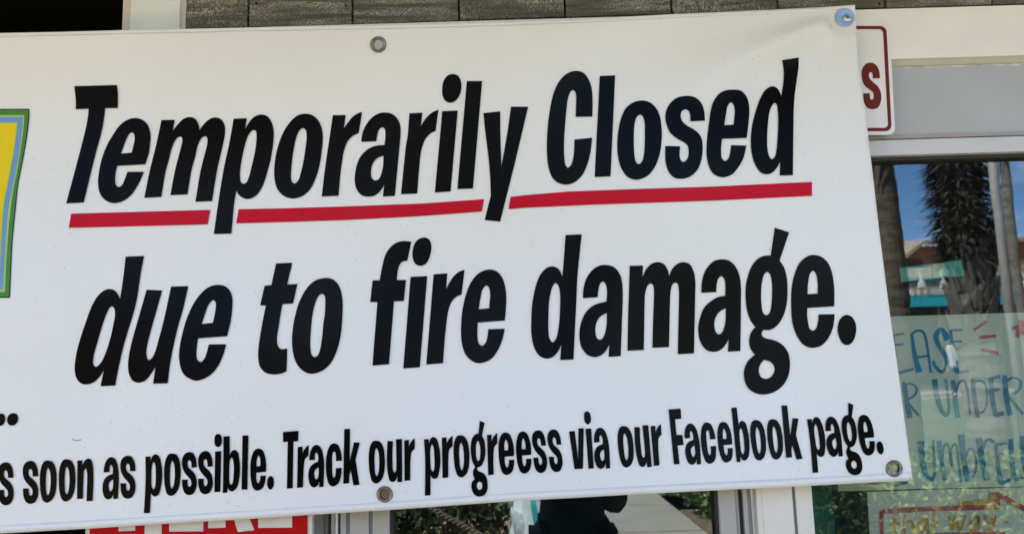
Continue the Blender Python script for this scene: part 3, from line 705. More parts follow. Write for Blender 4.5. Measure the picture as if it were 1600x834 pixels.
# siding boards (joints where the photograph has them)
joints = [287.0, 388.0, 550.8, 717.0, 882.3, 1048.3, 1214.3, 1382, 1548.5, 1716, 1884]
ys_j = [24]*3 + [20]*2 + [14]*2 + [8] + [4]*3
jx = [xw(j, yy, -0.010) for j, yy in zip(joints, ys_j)]
wd = jx[-1] - jx[-2]
while jx[-1] < XR: jx.append(jx[-1] + wd)
for i in range(len(jx) - 1):
    off = random.uniform(-0.003, 0.002)
    g = 0.0022 if i not in (0,) else 0.0
    o = box('siding_board', jx[i] + g, jx[i+1] - 0.0015, -0.012 + off, 0.02, Z_HEAD_T + 0.004 + random.uniform(0, 0.003), SOFF, M_SIDING, shop, 0.0018)
# nails in the boards, and the bolt end behind the top eyelet
def nail(px, py, r, m=M_RUBBER, y=-0.0155):
    c = P(px, py, y); disc_stack('nail', c, [(r, -0.004), (r, 0.0), (r*0.6, 0.0008)], m, shop, 10)
for q in ((731, 31, 0.0022), (860, 27, 0.0022), (1048.5+3, 20, 0.0018), (1045, 22.5, 0.0016), (400, 5, 0.002), (540, 8, 0.002), (1152, 5, 0.0025), (1375, 6, 0.002)): nail(*q)
nail(593.6, 67.6, 0.0052); nail(594.0, 67.4, 0.0026, M_STEEL, -0.0170)
# left part of the upper wall, beyond the dark opening
X_OPEN1 = xw(192.2, 20, -0.004)
X_OPEN0 = -2.15
jl = X_OPEN0 - 0.16
while jl > XL:
    box('siding_board', jl - wd + 0.004, jl - 0.001, -0.012 + random.uniform(-0.003, 0.002), 0.02, 0.15, SOFF, M_SIDING, shop, 0.0018); jl -= wd
box('wall_core', XL, X_OPEN0 - 0.001, 0.0215, 0.25, 0.0, 4.3, M_ROOM, shop, 0)
box('wall_core', xw(230, 24, -0.020), XR, 0.0215, 0.25, Z_HEAD_T - 0.03, 4.3, M_ROOM, shop, 0)
box('gable_wall', XL, XR, -0.01, 0.2, SOFF + 0.065, 4.2, M_SIDING, shop, 0.0)
# trim beside the dark opening: casing strip, face board, narrow set-back strip
box('trim_board', X_OPEN1, X_TRIM0 + 0.003, -0.006, 0.10, Z_SILL, SOFF, M_CREAM, shop)
box('trim_board', X_TRIM0, X_TRIM1, -0.024, 0.02, Z_SILL, SOFF, M_TRIMW, shop, 0.003)
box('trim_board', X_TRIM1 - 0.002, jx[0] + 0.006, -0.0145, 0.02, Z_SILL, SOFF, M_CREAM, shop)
box('trim_board', X_OPEN0 - 0.16, X_OPEN0, -0.024, 0.10, Z_SILL, SOFF, M_PAINT, shop, 0.003)
# header across the windows
X_H0 = jx[0] + 0.008
box('header_board', X_H0, XR, -0.020, 0.021, Z_HEAD_B, Z_HEAD_T, M_PAINT, shop, 0.002)
vs = [(X_H0,-0.0185,Z_HEAD_B+0.002),(XR,-0.0185,Z_HEAD_B+0.002),(XR,-0.004,Z_BEV_B),(X_H0,-0.004,Z_BEV_B),(X_H0,0.02,Z_BEV_B),(XR,0.02,Z_BEV_B),(XR,0.02,Z_HEAD_B+0.002),(X_H0,0.02,Z_HEAD_B+0.002)]
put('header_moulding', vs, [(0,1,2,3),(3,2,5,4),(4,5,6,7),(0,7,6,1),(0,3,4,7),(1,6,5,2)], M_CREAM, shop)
X_P0 = xw(1183.5, 800, 0.0)                        # post between the windows
chips(M_GREYP, Z_BEV_B + 0.0005, 0.016, (0.66, 0.65, 0.60))
box('grey_panel', X_H0, XR, 0.0015, 0.021, Z_PAN_B, Z_BEV_B + 0.004, M_GREYP, shop, 0.001)
box('ledge_strip', X_H0, XR, -0.006, 0.021, Z_LED_B, Z_PAN_B - 0.001, M_REVEAL, shop, 0.0008)
box('head_rail', X_H0, XR, -0.002, 0.028, Z_RAIL_B, Z_LED_B - 0.001, M_LGREY, shop, 0.0015)
ZT = Z_RAIL_B
# upright pieces seen below the banner: (x0, x1, py, depth, material, name)
def strip(x0, x1, y, m, name='window_frame', yb=0.06, py=815, par=shop):
    return box(name, xw(x0, py, y), xw(x1, py, y), y, yb, Z_SILL, ZT - 0.0012, m, par, 0.0008)
# left side, from the red sign to the middle window
strip(436, 489.5, 0.015, M_PAINT, 'door_frame')
strip(489.5, 507, 0.022, M_REVEAL, 'door_frame')
strip(507, 513.2, 0.016, mat('bronze_strip', (0.16, 0.145, 0.125), 0.5), 'door_frame')
strip(513.2, 517.3, 0.020, M_RUBBER, 'weather_strip')
strip(517.3, 524.0, 0.008, M_BEIGE, 'door_frame')
strip(524.2, 527.3, 0.004, M_PAINT, 'door_frame')
strip(527.3, 531.8, 0.016, M_RUBBER, 'weather_strip')
strip(531.8, 541.0, 0.006, M_BEIGE)
strip(541.0, 546.6, 0.010, M_GROOVE)
strip(546.6, 576.2, 0.004, M_BEIGE)
strip(576.2, 582.0, 0.009, M_GROOVE)
strip(582.0, 608.2, 0.003, M_BEIGE)
strip(608.2, 614.6, 0.012, M_RUBBER, 'gasket')
# right side of the middle window to the right window
strip(1118.5, 1125.3, 0.014, M_RUBBER, 'gasket')
strip(1125.3, 1151.0, 0.004, M_BEIGE)
strip(1151.0, 1156.0, 0.008, M_REVEAL)
strip(1156.0, 1163.3, 0.016, M_RUBBER, 'weather_strip')
strip(1163.3, 1170.2, 0.006, M_BEIGE)
strip(1170.2, 1175.3, 0.012, M_REVEAL)
strip(1175.3, 1182.0, 0.009, M_ALU)
strip(1182.0, 1184.6, 0.012, M_RUBBER, 'gasket')
strip(1184.6, 1193.0, -0.003, M_POSTW)
strip(1193.0, 1241.2, -0.004, M_POSTW)
strip(1241.2, 1246.3, 0.004, M_GROOVE)
strip(1246.3, 1272.2, -0.002, M_POSTW)
X_G0 = xw(1272.4, 815, 0.0)
# window panes (glass) with their sub-parts
def pane(x0, x1, z0, z1, gm):
    g = put('window', [(x0, GLASS_Y, z0), (x1, GLASS_Y, z0), (x1, GLASS_Y, z1), (x0, GLASS_Y, z1)], [(0, 1, 2, 3)], gm, shop)
    return g
pm = pane(xw(612, 815, GLASS_Y), xw(1121, 815, GLASS_Y), Z_SILL, ZT + 0.01, M_GLASSM)
pr = pane(X_G0 - 0.002, 4.4, Z_SILL, ZT + 0.01, M_GLASS)
hg = box('gasket', X_G0, 4.4, 0.012, GLASS_Y - 0.001, zw(1450, 249.0, 0.012), ZT - 0.0012, M_RUBBER, pr, 0.0008)
box('window_frame', 4.4, 4.5, -0.003, 0.06, Z_SILL, ZT - 0.0012, M_PAINT, shop)
box('sill', X_H0, 4.5, -0.05, 0.06, Z_SILL - 0.05, Z_SILL - 0.001, M_PAINT, shop, 0.004)
box('plinth', X_OPEN0 - 0.16, 4.5, -0.015, 0.10, 0.0, Z_SILL - 0.052, M_SIDING, shop, 0.0)
box('wall_core', 4.5005, XR, -0.01, 0.10, 0.0, ZT - 0.002, M_SIDING, shop, 0.0)
# the dark rooms behind
def room(x0, x1, y0, y1, z0, z1, m):
    vs = [(x0,y0,z0),(x1,y0,z0),(x1,y1,z0),(x0,y1,z0),(x0,y0,z1),(x1,y0,z1),(x1,y1,z1),(x0,y1,z1)]
    return put('interior_wall', vs, [(0,1,2,3),(7,6,5,4),(3,2,6,7),(1,5,6,2),(0,3,7,4)], m, shop)
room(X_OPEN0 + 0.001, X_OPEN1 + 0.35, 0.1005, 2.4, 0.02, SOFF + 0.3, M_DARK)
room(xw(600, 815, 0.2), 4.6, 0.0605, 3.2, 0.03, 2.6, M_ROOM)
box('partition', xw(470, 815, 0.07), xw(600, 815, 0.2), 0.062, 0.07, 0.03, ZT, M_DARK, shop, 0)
# roof overhang that shades the front
OVER = 1.36
box('soffit', XL, XR, -OVER, 0.30, SOFF, SOFF + 0.06, M_SOFFIT, shop, 0)
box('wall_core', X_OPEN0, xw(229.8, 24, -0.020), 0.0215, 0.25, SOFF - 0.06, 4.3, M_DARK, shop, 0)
box('fascia_board', XL, XR, -OVER - 0.025, -OVER - 0.001, SOFF - 0.02, SOFF + 0.20, M_PAINT, shop, 0.003)
put('roof', [(XL,-OVER-0.05,SOFF+0.205),(XR,-OVER-0.05,SOFF+0.205),(XR,0.5,SOFF+0.5),(XL,0.5,SOFF+0.5),(XL,-OVER-0.05,SOFF+0.19),(XR,-OVER-0.05,SOFF+0.19),(XR,0.5,SOFF+0.485),(XL,0.5,SOFF+0.485)],
    [(0,1,2,3),(7,6,5,4),(0,4,5,1)], M_SIDING, shop)
put('back_block', [(XL,0.3,0),(XR,0.3,0),(XR,9,0),(XL,9,0),(XL,0.3,4.2),(XR,0.3,4.2),(XR,9,4.2),(XL,9,4.2)],
    [(4,5,6,7),(1,2,6,5),(2,3,7,6),(3,0,4,7)], M_SIDING, shop)

# ------------------------------------------------------------------ small sign with the letter S
M_SIGNW = mat('sign_white', (0.74, 0.74, 0.72), 0.35, 0.02, 20)
M_SIGNR = mat('sign_red_brown', (0.135, 0.017, 0.010), 0.45, 0.05, 40, spec=0.15)
M_SIGNE = mat('sign_edge', (0.45, 0.45, 0.43), 0.4, 0.05, 40)
SY = -0.0235
sign = empty('metal_sign', P(1330, 210, SY), 'small white metal sign with a red-brown border, half hidden behind the banner edge', 'sign')
def rrect(x0, y0, x1, y1, r, skew, n=7):
    """rounded rectangle in photo pixels; skew = x shift from top to bottom"""
    pts = []
    for cx, cy, a0 in ((x1-r, y0+r, -90), (x1-r, y1-r, 0), (x0+r, y1-r, 90), (x0+r, y0+r, 180)):
        for k in range(n+1):
            an = R(a0 + 90*k/n)
            x, y = cx + r*math.cos(an), cy + r*math.sin(an)
            pts.append((x + skew*(y-y0)/(y1-y0), y))
    return pts
def flat(name, loops, y, m, parent, thick=0.0, step=400):
    v, f = fill(loops, step)
    vs = [P(a, b, y) for a, b in v]
    f = [q if (vs[q[1]]-vs[q[0]]).cross(vs[q[2]]-vs[q[0]]).y < 0 else q[::-1] for q in f]
    o = put(name, vs, f, m, parent)
    if thick:
        s = o.modifiers.new('thickness', 'SOLIDIFY'); s.thickness = thick; s.offset = -1
    return o
flat('sign_plate', [rrect(1180, 36.0, 1389.8, 210.8, 11, 9.2)], SY, M_SIGNW, sign, 0.0022)
flat('sign_border', [rrect(1186, 41.0, 1385.0, 205.2, 10, 8.4), rrect(1192, 46.0, 1379.6, 200.0, 6.5, 8.2)], SY - 0.0005, M_SIGNR, sign)
KV = "210,-13 265,8 302,70 313,158c 232,158c 232,120 224,97 210,90 198,100 193,130 205,165 240,200 285,240 315,290 327,350 320,420 290,475 235,493 180,480 145,430 133,380 131,320c 203,320c 203,360 212,385 225,390 240,380 245,350 235,310 200,280 150,240 122,180 113,115 120,55 155,5"
VIEWS['KK'] = (1330, 100)
sp = [(1330 + float(t.rstrip('c').split(',')[0])/6.95, 100 + float(t.rstrip('c').split(',')[1])/6.95, t.endswith('c')) for t in KV.split()]
flat('letter', [spline(sp)], SY - 0.0005, M_SIGNR, sign)

# ------------------------------------------------------------------ red sign lower left
RY = -0.0285
M_RSIGN = mat('red_board', (0.42, 0.003, 0.004), 0.45, 0.08, 6, spec=0.1)
M_RWHT = mat('cream_letters', (0.62, 0.58, 0.49), 0.5, 0.04, 20)
rs = empty('red_sign', P(310, 834, RY), 'dark red sign with blocky cream letters and a cream edge, lower left under the banner', 'sign')
def zrow(py): return py
flat('sign_plate', [[(133.5, 640), (487.6, 640), (487.6, 1050), (133.5, 1050)]], RY, M_RWHT, rs, 0.012)
flat('red_face', [[(140, 646), (480.6, 646), (480.6, 1043), (140, 1043)]], RY - 0.0012, M_RSIGN, rs)
def block(pts): flat('letter', [pts], RY - 0.0020, M_RWHT, rs)
block([(185,702),(211.3,702),(211.3,828.2),(185,829.3)])
block([(226.3,702),(252.5,702),(252.5,900),(225.8,900)])
block([(264.3,702),(317.6,702),(317.6,722),(290,722),(290,755),(312,755),(312,775),(290,775),(290,803),(317.6,803),(317.6,829.3),(264.3,829.7)])
block([(325.3,702),(352.4,702),(352.4,823.4),(325.3,824.6)])
block([(352.9,702),(385,702),(395,735),(390,762),(377,778),(397.6,827.5),(371.5,830.6),(352.9,768)])
block([(403.4,702),(456.4,702),(456.4,722),(430,722),(430,752),(452,752),(452,772),(430,772),(430,797),(456.4,797),(456.4,823.4),(403.4,824)])

# ------------------------------------------------------------------ paper notices inside the right window
M_PAPER = mat('notice_paper', (0.58, 0.61, 0.50), 0.8, 0.05, 5)
M_BLUEM = mat('blue_marker', (0.001, 0.20, 0.33), 0.7, 0.30, 30)
M_REDM = mat('red_marker', (0.42, 0.07, 0.10), 0.7, 0.3, 30)
M_ORM = mat('orange_marker', (0.55, 0.28, 0.09), 0.7, 0.3, 30)
PY = 0.036
note1 = empty('paper_notice', P(1470, 760, PY), 'large paper notice hand lettered in blue marker with red rays, taped inside the right window', 'notice')
note2 = empty('paper_notice', P(1470, 900, PY), 'paper notice with a red arrow and orange handwriting, below the blue lettered one', 'notice')
def rough_poly(pts, amp=0.6):
    out = []
    for (x0, y0), (x1, y1) in zip(pts, pts[1:] + pts[:1]):
        n = max(2, int(math.hypot(x1-x0, y1-y0) / 40))
        for k in range(n): out.append((x0+(x1-x0)*k/n, y0+(y1-y0)*k/n + random.uniform(-amp, amp)))
    return out
flat('paper_sheet', [rough_poly([(1309, 497.5), (1660, 486.3), (1668, 756.8), (1309, 767.2)])], PY, M_PAPER, note1, 0, 60)
flat('paper_sheet', [rough_poly([(1355, 768.0), (1668, 757.6), (1672, 980), (1368, 990)])], PY + 0.001, M_PAPER, note2, 0, 60)
def stroke(pts, wds, org, sc, m, parent, name='letter'):
    pts = [(org[0] + x/sc, org[1] + y/sc, i in (0, len(pts)-1)) for i, (x, y) in enumerate(pts)]
    # open smooth run
    ext = [(p[0], p[1]) for p in pts]
    run = []
    for i in range(len(ext)-1):
        p0 = ext[max(i-1, 0)]; p1 = ext[i]; p2 = ext[i+1]; p3 = ext[min(i+2, len(ext)-1)]
        for s in range(5):
            t = s/5
            run.append(tuple(0.5*((2*p1[k]) + (-p0[k]+p2[k])*t + (2*p0[k]-5*p1[k]+4*p2[k]-p3[k])*t*t + (-p0[k]+3*p1[k]-3*p2[k]+p3[k])*t**3) for k in (0, 1)))
    run.append(ext[-1])
    n = len(run)
    vs, fs = [], []
    for i, p in enumerate(run):
        q0 = run[max(i-1, 0)]; q1 = run[min(i+1, n-1)]
        tx, ty = q1[0]-q0[0], q1[1]-q0[1]; l = math.hypot(tx, ty) or 1
        t = i/(n-1)
        wv = 1.2 * (wds[0] + (wds[1]-wds[0])*t) / sc / 2 * random.uniform(0.92, 1.08)
        for sg in (-1, 1): vs.append(P(p[0] - ty/l*wv*sg, p[1] + tx/l*wv*sg, PY - 0.0008 - 0.00012*stroke.k))
    stroke.k = (stroke.k + 1) % 9
    for i in range(n-1): fs.append((2*i, 2*i+1, 2*i+3, 2*i+2))
    return vs, fs
stroke.k = 0
def glyph(strokes, org, sc, m, parent, name='letter'):
    V_, F__ = [], []
    for s in strokes:
        pts, wds = s
        v, f = stroke(pts, wds, org, sc, m, parent)
        b = len(V_); V_ += v; F__ += [tuple(i + b for i in q) for q in f]
    F__ = [q if (V_[q[1]]-V_[q[0]]).cross(V_[q[2]]-V_[q[0]]).y < 0 else q[::-1] for q in F__]
    return put(name, V_, F__, m, parent)
MO, MS = (1390, 480), 4.633
for g in [
 [([(25,195),(38,340),(52,478)],(14,22)), ([(22,202),(103,190)],(12,12)), ([(30,275),(100,265)],(12,14)), ([(58,476),(175,445)],(20,14))],
 [([(160,185),(180,330),(215,470)],(12,40)), ([(165,190),(200,168),(245,180),(270,260),(300,472)],(14,14)), ([(195,362),(288,348)],(14,14))],
 [([(420,235),(405,195),(370,162),(338,200),(345,250),(385,320),(420,390),(412,442),(375,465),(335,430),(316,388)],(34,18))],
 [([(442,165),(460,320),(492,470)],(16,30)), ([(442,165),(525,162)],(12,14)), ([(465,247),(525,245)],(12,12)), ([(488,470),(576,460)],(20,12))],
 [([(105,540),(122,660),(148,800)],(26,34)), ([(112,562),(150,550),(196,580),(185,632),(135,680),(215,785)],(10,14))],
 [([(325,520),(345,650),(375,740),(410,780),(432,720),(405,515)],(36,14))],
 [([(460,525),(472,640),(495,800)],(24,34)), ([(475,640),(500,550),(540,530),(565,600),(585,778)],(12,12))],
 [([(605,520),(615,640),(640,797)],(24,26)), ([(610,550),(650,530),(695,560),(706,660),(690,740),(640,768)],(12,12))],
 [([(735,505),(742,640),(768,782)],(28,28)), ([(735,512),(800,500)],(14,22)), ([(750,600),(795,592)],(14,18)), ([(762,782),(826,765)],(26,26))],
 [([(835,490),(845,640),(875,780)],(26,32)), ([(840,545),(890,507),(945,530),(942,590),(882,640)],(12,14)), ([(850,615),(900,690),(966,772)],(14,20))],
]: glyph(g, MO, MS, M_BLUEM, note1)
NO, NS = (1390, 650), 4.533
for g in [
 [([(220,178),(235,330),(265,420),(290,450),(320,400),(310,168)],(38,12))],
 [([(350,172),(368,320),(395,467)],(28,30)), ([(375,300),(385,220),(405,195),(425,240),(445,355)],(12,16)), ([(430,255),(450,205),(475,210),(490,330),(506,467)],(12,16))],
 [([(508,128),(525,300),(556,460)],(42,30)), ([(535,300),(560,232),(600,250),(616,330),(600,412),(556,430)],(14,12))],
 [([(632,150),(655,300),(690,450)],(36,36)), ([(655,262),(680,182),(710,165),(742,185)],(12,16))],
 [([(755,198),(768,340),(792,475)],(20,26)), ([(755,200),(830,192)],(14,14)), ([(770,266),(812,262)],(14,14)), ([(788,475),(860,445)],(26,16))],
 [([(858,160),(866,300),(886,452)],(26,30)), ([(883,452),(952,434)],(24,16))],
 [([(940,140),(950,300),(976,442)],(28,30))],
 [([(-146,469),(-70,463)],(14,14))],
 [([(30,482),(125,470)],(24,14))],
]: glyph(g, NO, NS, M_BLUEM, note1)
for g in [[([(610,165),(705,100)],(16,16))], [([(645,218),(772,206)],(18,18))], [([(665,308),(790,330)],(16,20))],
          [([(885,152),(975,140)],(22,30)), ([(955,95),(940,165),(922,215)],(40,26)), ([(950,150),(1000,200)],(60,30))]]:
    glyph(g, MO, MS, M_REDM, note1, 'marker_ray')
glyph([([(0,670),(300,655),(772,640)],(28,28)), ([(766,652),(762,590),(755,532)],(30,34)), ([(752,535),(850,598),(960,655)],(34,30)), ([(300,838),(820,826)],(22,22)),
       ([(-60,672),(5,669)],(26,26)), ([(-56,668),(-58,760),(-52,860)],(24,20))], NO, NS, M_REDM, note2, 'arrow')
glyph([([(490,622),(600,610),(728,596)],(24,26)), ([(722,600),(715,538)],(24,20))], NO, NS, M_ORM, note2, 'arrow_shading')
for g in [
 [([(42,690),(38,770),(44,840)],(18,14)), ([(0,768),(78,755)],(14,14))],
 [([(112,695),(108,840)],(16,14)), ([(112,790),(140,742),(170,762),(172,838)],(14,14))],
 [([(262,720),(218,752),(205,800),(228,822),(262,770),(266,722),(278,838)],(18,14))],
 [([(320,682),(312,822)],(18,14)), ([(288,762),(348,745)],(14,14))],
 [([(425,705),(442,800),(470,712),(500,812),(540,700)],(16,14))],
 [([(622,700),(578,740),(572,798),(600,808),(626,750),(628,700),(642,812)],(16,14))],
 [([(680,695),(690,745),(716,752),(746,690)],(16,14)), ([(746,690),(738,780),(690,812)],(16,14))],
 [([(828,742),(836,756)],(18,18))],
]: glyph(g, NO, NS, M_ORM, note2)
gp = empty('green_curtain', P(1290, 900, 0.05), 'dark green curtain strip hanging inside the left edge of the right window', 'curtain')
vs, fs = [], []
for i in range(17):
    x = xw(1262, 815, 0.05) + (xw(1303, 815, 0.05) - xw(1262, 815, 0.05)) * i / 16
    for z in (Z_SILL + 0.02, 1.95): vs.append((x, 0.052 + 0.004*math.sin(i*1.1), z))
for i in range(16): fs.append((2*i, 2*i+2, 2*i+3, 2*i+1))
cu = put('curtain_cloth', vs, fs, M_GREEN, gp, smooth=True)
#ENV#
# ------------------------------------------------------------------ ground in front of the shop
def gz(y):
    """height of the ground at a distance from the front: level by the shop, rising across the lawn"""
    t = min(1, max(0, (-y - 9.5) / 9.0))
    return 0.72 * t * t * (3 - 2 * t)
M_SOIL = mat('bare_soil', (0.24, 0.18, 0.12), 0.95, 0.3, 5, 0.6, 40)
M_LAWN = mat('lawn', (0.062, 0.082, 0.038), 0.9, 0.3, 1.5, 0.5, 60)
M_CONC = mat('concrete', (0.25, 0.245, 0.215), 0.85, 0.10, 2.5, 0.25, 60)
M_BRICK = mat('paving_slab', (0.52, 0.375, 0.195), 0.85, 0.14, 3, 0.3, 50)
M_ASPH = mat('asphalt', (0.055, 0.055, 0.055), 0.9, 0.2, 6, 0.3, 60)
M_MULCH = mat('mulch', (0.26, 0.175, 0.08), 0.95, 0.4, 14, 0.8, 60)
ys = [30, 10, 1, -2, -5, -8, -9.5] + list(np.arange(-10.5, -19, -1.0)) + [-20, -23, -30, -45, -80, -160, -400, -1200, -4000]
xs_ = [-4000, -1200, -300, -90, -40, -20, -10, 0, 10, 20, 40, 90, 300, 1200, 4000]
def sheet_of(name, xs_, ys, dz, m, **k):
    vs = [(x, y, gz(y) + dz) for y in ys for x in xs_]
    n = len(xs_)
    fs = [(j*n+i, (j+1)*n+i, (j+1)*n+i+1, j*n+i+1) for j in range(len(ys)-1) for i in range(n-1)]
    return tag(put(name, vs, fs, m), **k)
sheet_of('ground', xs_, [4000, 1000, 200, 60] + ys, -0.004, M_SOIL, kind='structure')
sheet_of('lawn', [-60, -30, -12, 0, 12, 30, 60], [-8.0, -9.5] + list(np.arange(-10.5, -19, -1.0)) + [-20.4], 0.004, M_LAWN, kind='structure')
sheet_of('flower_bed', [-12, -0.2], [-2.9, -5, -7.4], 0.004, M_MULCH, kind='structure')
sheet_of('flower_bed', [1.86, 12], [-2.9, -5, -7.9, -9.2], 0.004, mat('dark_mulch', (0.125, 0.092, 0.060), 0.95, 0.4, 14, 0.8, 60), kind='structure')
sheet_of('road', [-300, -50, 0, 50, 300], [-24.0, -31.0], 0.004, M_ASPH, kind='structure')
def slab(name, x0, x1, y0, y1, z0, z1, m, par): return box(name, x0, x1, y0, y1, z0, z1, m, par, 0.006)
pv = empty('pavement', (0, -1.5, 0)); tag(pv, kind='structure')
for i in range(-9, 10):
    for j in range(2):
        slab('slab', i*0.96+0.004, i*0.96+0.956, -2.88+j*1.44+0.004, -1.446+j*1.44, -0.05, 0.006+random.uniform(0,0.003), M_BRICK, pv)
fp = empty('path', (1.0, -7, 0)); tag(fp, kind='structure')
yy = -2.89
for k in range(9):
    y2 = yy - 1.9; sl = 0.55 if k > 1 else 0.0; sl0 = 0.55 if k > 2 else 0.0
    za, zb = gz(yy) + 0.012, gz(y2) + 0.012
    xa, xb = 0.02, 1.84
    a, b, c, d = (xa, yy-0.02-sl0*0.5, za), (xb, yy-0.02+sl0*0.5, za), (xb, y2+0.02+sl*0.5, zb), (xa, y2+0.02-sl*0.5, zb)
    lo = lambda q: (q[0], q[1], q[2]-0.09)
    put('slab', [a,b,c,d,lo(a),lo(b),lo(c),lo(d)], [(0,3,2,1),(4,5,6,7),(0,1,5,4),(1,2,6,5),(2,3,7,6),(3,0,4,7)], M_CONC, fp)
    yy = y2
far = empty('pavement', (0, -21.5, gz(-22))); tag(far, kind='structure')
for i in range(-12, 26):
    slab('slab', i*1.5+0.006, i*1.5+1.494, -23.9, -21.9, gz(-23)-0.1, gz(-23)+0.10, M_CONC, far)

# ------------------------------------------------------------------ foliage
M_LEAFD = mat('dark_leaf', (0.011, 0.021, 0.006), 0.6, 0.5, 7, col2=(0.024, 0.042, 0.011), spec=0.2)
M_LEAFB = mat('bright_leaf', (0.090, 0.135, 0.026), 0.5, 0.45, 7, col2=(0.15, 0.19, 0.045))
M_LEAFM = mat('mid_leaf', (0.055, 0.105, 0.022), 0.5, 0.45, 7, col2=(0.075, 0.13, 0.03))
M_WOOD = mat('twig', (0.10, 0.075, 0.05), 0.9, 0.3, 20)
def leaves(name, lumps, count, size, m, parent):
    """leaf blades spread through lumpy volumes; each blade is a folded diamond"""
    tot = sum(l[3]*l[4]*l[5] for l in lumps)
    V_, F__ = [], []
    for (cx, cy, cz, rx, ry, rz) in lumps:
        n = int(count * rx*ry*rz / tot)
        d = rng.normal(size=(n, 3)); d /= np.linalg.norm(d, axis=1)[:, None]
        r = rng.uniform(0.35, 1.0, n) ** 0.5 * (1 + 0.16*np.sin(d[:, 0]*7 + cx*5) * np.cos(d[:, 2]*6 + cy*3))
        p = d * r[:, None] * np.array([rx, ry, rz]) + np.array([cx, cy, cz])
        ax = rng.normal(size=(n, 3)) + d * 0.6 + np.array([0, 0, 0.3]); ax /= np.linalg.norm(ax, axis=1)[:, None]
        sd_ = np.cross(ax, rng.normal(size=(n, 3))); sd_ /= np.linalg.norm(sd_, axis=1)[:, None]
        nn = np.cross(ax, sd_)
        s = size * rng.uniform(0.6, 1.3, n)
        b = len(V_)
        a0 = p; a1 = p + (ax*0.55 + sd_*0.30 + nn*0.08) * s[:, None]; a2 = p + ax*s[:, None]; a3 = p + (ax*0.55 - sd_*0.30 + nn*0.08) * s[:, None]
        vv = np.stack([a0, a1, a2, a3], 1).reshape(-1, 3)
        vv[:, 2] = np.maximum(vv[:, 2], 0.01)
        V_ += vv.tolist()
        for i in range(n):
            q = b + 4*i
            F__ += [(q, q+1, q+2), (q, q+2, q+3)]
    o = put(name, V_, F__, m, parent)
    return tag(o, kind='stuff')
def bush(name, label, cat, lumps, count, size, m, group=None):
    cx = sum(l[0] for l in lumps)/len(lumps); cy = sum(l[1] for l in lumps)/len(lumps)
    e = empty(name, (cx, cy, gz(cy)), label, cat, group)
    leaves('foliage', lumps, count, size, m, e)
    vs, fs = [], []
    for l in lumps:
        for k in range(5):
            an = random.uniform(0, 6.28)
            tube_into(vs, fs, [(l[0]+random.uniform(-.1,.1), l[1]+random.uniform(-.1,.1), gz(cy)-0.02), (l[0]+0.5*l[3]*math.cos(an), l[1]+0.5*l[4]*math.sin(an), l[2]), (l[0]+0.8*l[3]*math.cos(an), l[1]+0.8*l[4]*math.sin(an), l[2]+l[5]*0.5)], [0.014, 0.009, 0.004], 5)
    put('stems', vs, fs, M_WOOD, e)
    return e
bush('hedge', 'dark green hedge beyond the rope, mirrored in the middle window', 'hedge',
     [(-0.55-0.5*i + random.uniform(-.05,.05), -3.75+random.uniform(-.15,.15), 0.55, 0.36, 0.5, 0.62+random.uniform(-.05,.08)) for i in range(5)] +
     [(-0.45-0.7*i, -5.0+random.uniform(-.15,.15), 0.65, 0.45, 0.5, 0.75) for i in range(4)], 24000, 0.055, M_LEAFD)
bush('hedge', 'sunlit yellow-green hedge mirrored behind the notices in the right window', 'hedge',
     [(2.52+0.42*i, -3.55+random.uniform(-.1,.1), 0.48, 0.36, 0.45, 0.58+random.uniform(-.05,.06)) for i in range(6)], 16000, 0.06, M_LEAFB)
bush('shrub', 'low dark shrub mirrored beside the green curtain strip', 'shrub', [(1.97, -3.6, 0.45, 0.24, 0.4, 0.55)], 2600, 0.05, M_LEAFD)
bush('shrub', 'green shrub beside the concrete path, mirrored in the middle window', 'shrub',
     [(2.42, -6.9, 0.6, 0.52, 0.6, 0.7), (2.95, -6.4, 0.55, 0.55, 0.5, 0.65), (2.40, -8.1, 0.75, 0.58, 0.7, 0.8), (2.2, -7.6, 0.45, 0.40, 0.5, 0.55), (2.3, -9.4, 0.7, 0.55, 0.7, 0.9)], 20000, 0.075, M_LEAFM)

# ------------------------------------------------------------------ rope fence
M_ROPE = mat('rope', (0.10, 0.085, 0.068), 0.95, 0.3, 80, 0.5, 200)
M_POST = mat('post_wood', (0.20, 0.16, 0.12), 0.9, 0.25, 12, 0.3, 30, stretch=(6, 6, 0.6))
rf = empty('rope_fence', (-0.6, -2.75, 0), 'twisted rope hung between short wooden posts in front of the dark hedge', 'fence')
A_ = V(575, 741, 4.35); B_ = V(790, 853, 4.05)
vec = (B_ - A_)
rp0, rp1 = A_ - vec*0.75, B_ + vec*0.35
rp0.z += 0.10
for pnt in (rp0, rp1):
    vs, fs = [], []
    tube_into(vs, fs, [(pnt.x, pnt.y, -0.05), (pnt.x, pnt.y, max(pnt.z, 0.35)+0.06), (pnt.x, pnt.y, max(pnt.z, 0.35)+0.085)], [0.055, 0.05, 0.03], 10)
    put('post', vs, fs, M_POST, rf)
pts = [rp0 + (rp1 - rp0)*t + Vector((0, 0, -0.10*math.sin(t*math.pi))) for t in np.linspace(0, 1, 90)]
mid = (A_ + B_)/2
near = min(pts, key=lambda q: abs(q.x - mid.x)); dzr = mid.z - near.z
pts = [q + Vector((0, 0, dzr*math.sin(i/89*math.pi))) for i, q in enumerate(pts)]
vs, fs = [], []
for s in range(3):
    st = []
    for i, q in enumerate(np.linspace(0, 1, 400)):
        k = q*89; i0 = min(88, int(k)); c = pts[i0].lerp(pts[i0+1], k-i0); an = q*150 + s*2.094
        st.append(c + Vector((0, 0.008*math.cos(an), 0.008*math.sin(an))))
    tube_into(vs, fs, st, 0.0085, 5)
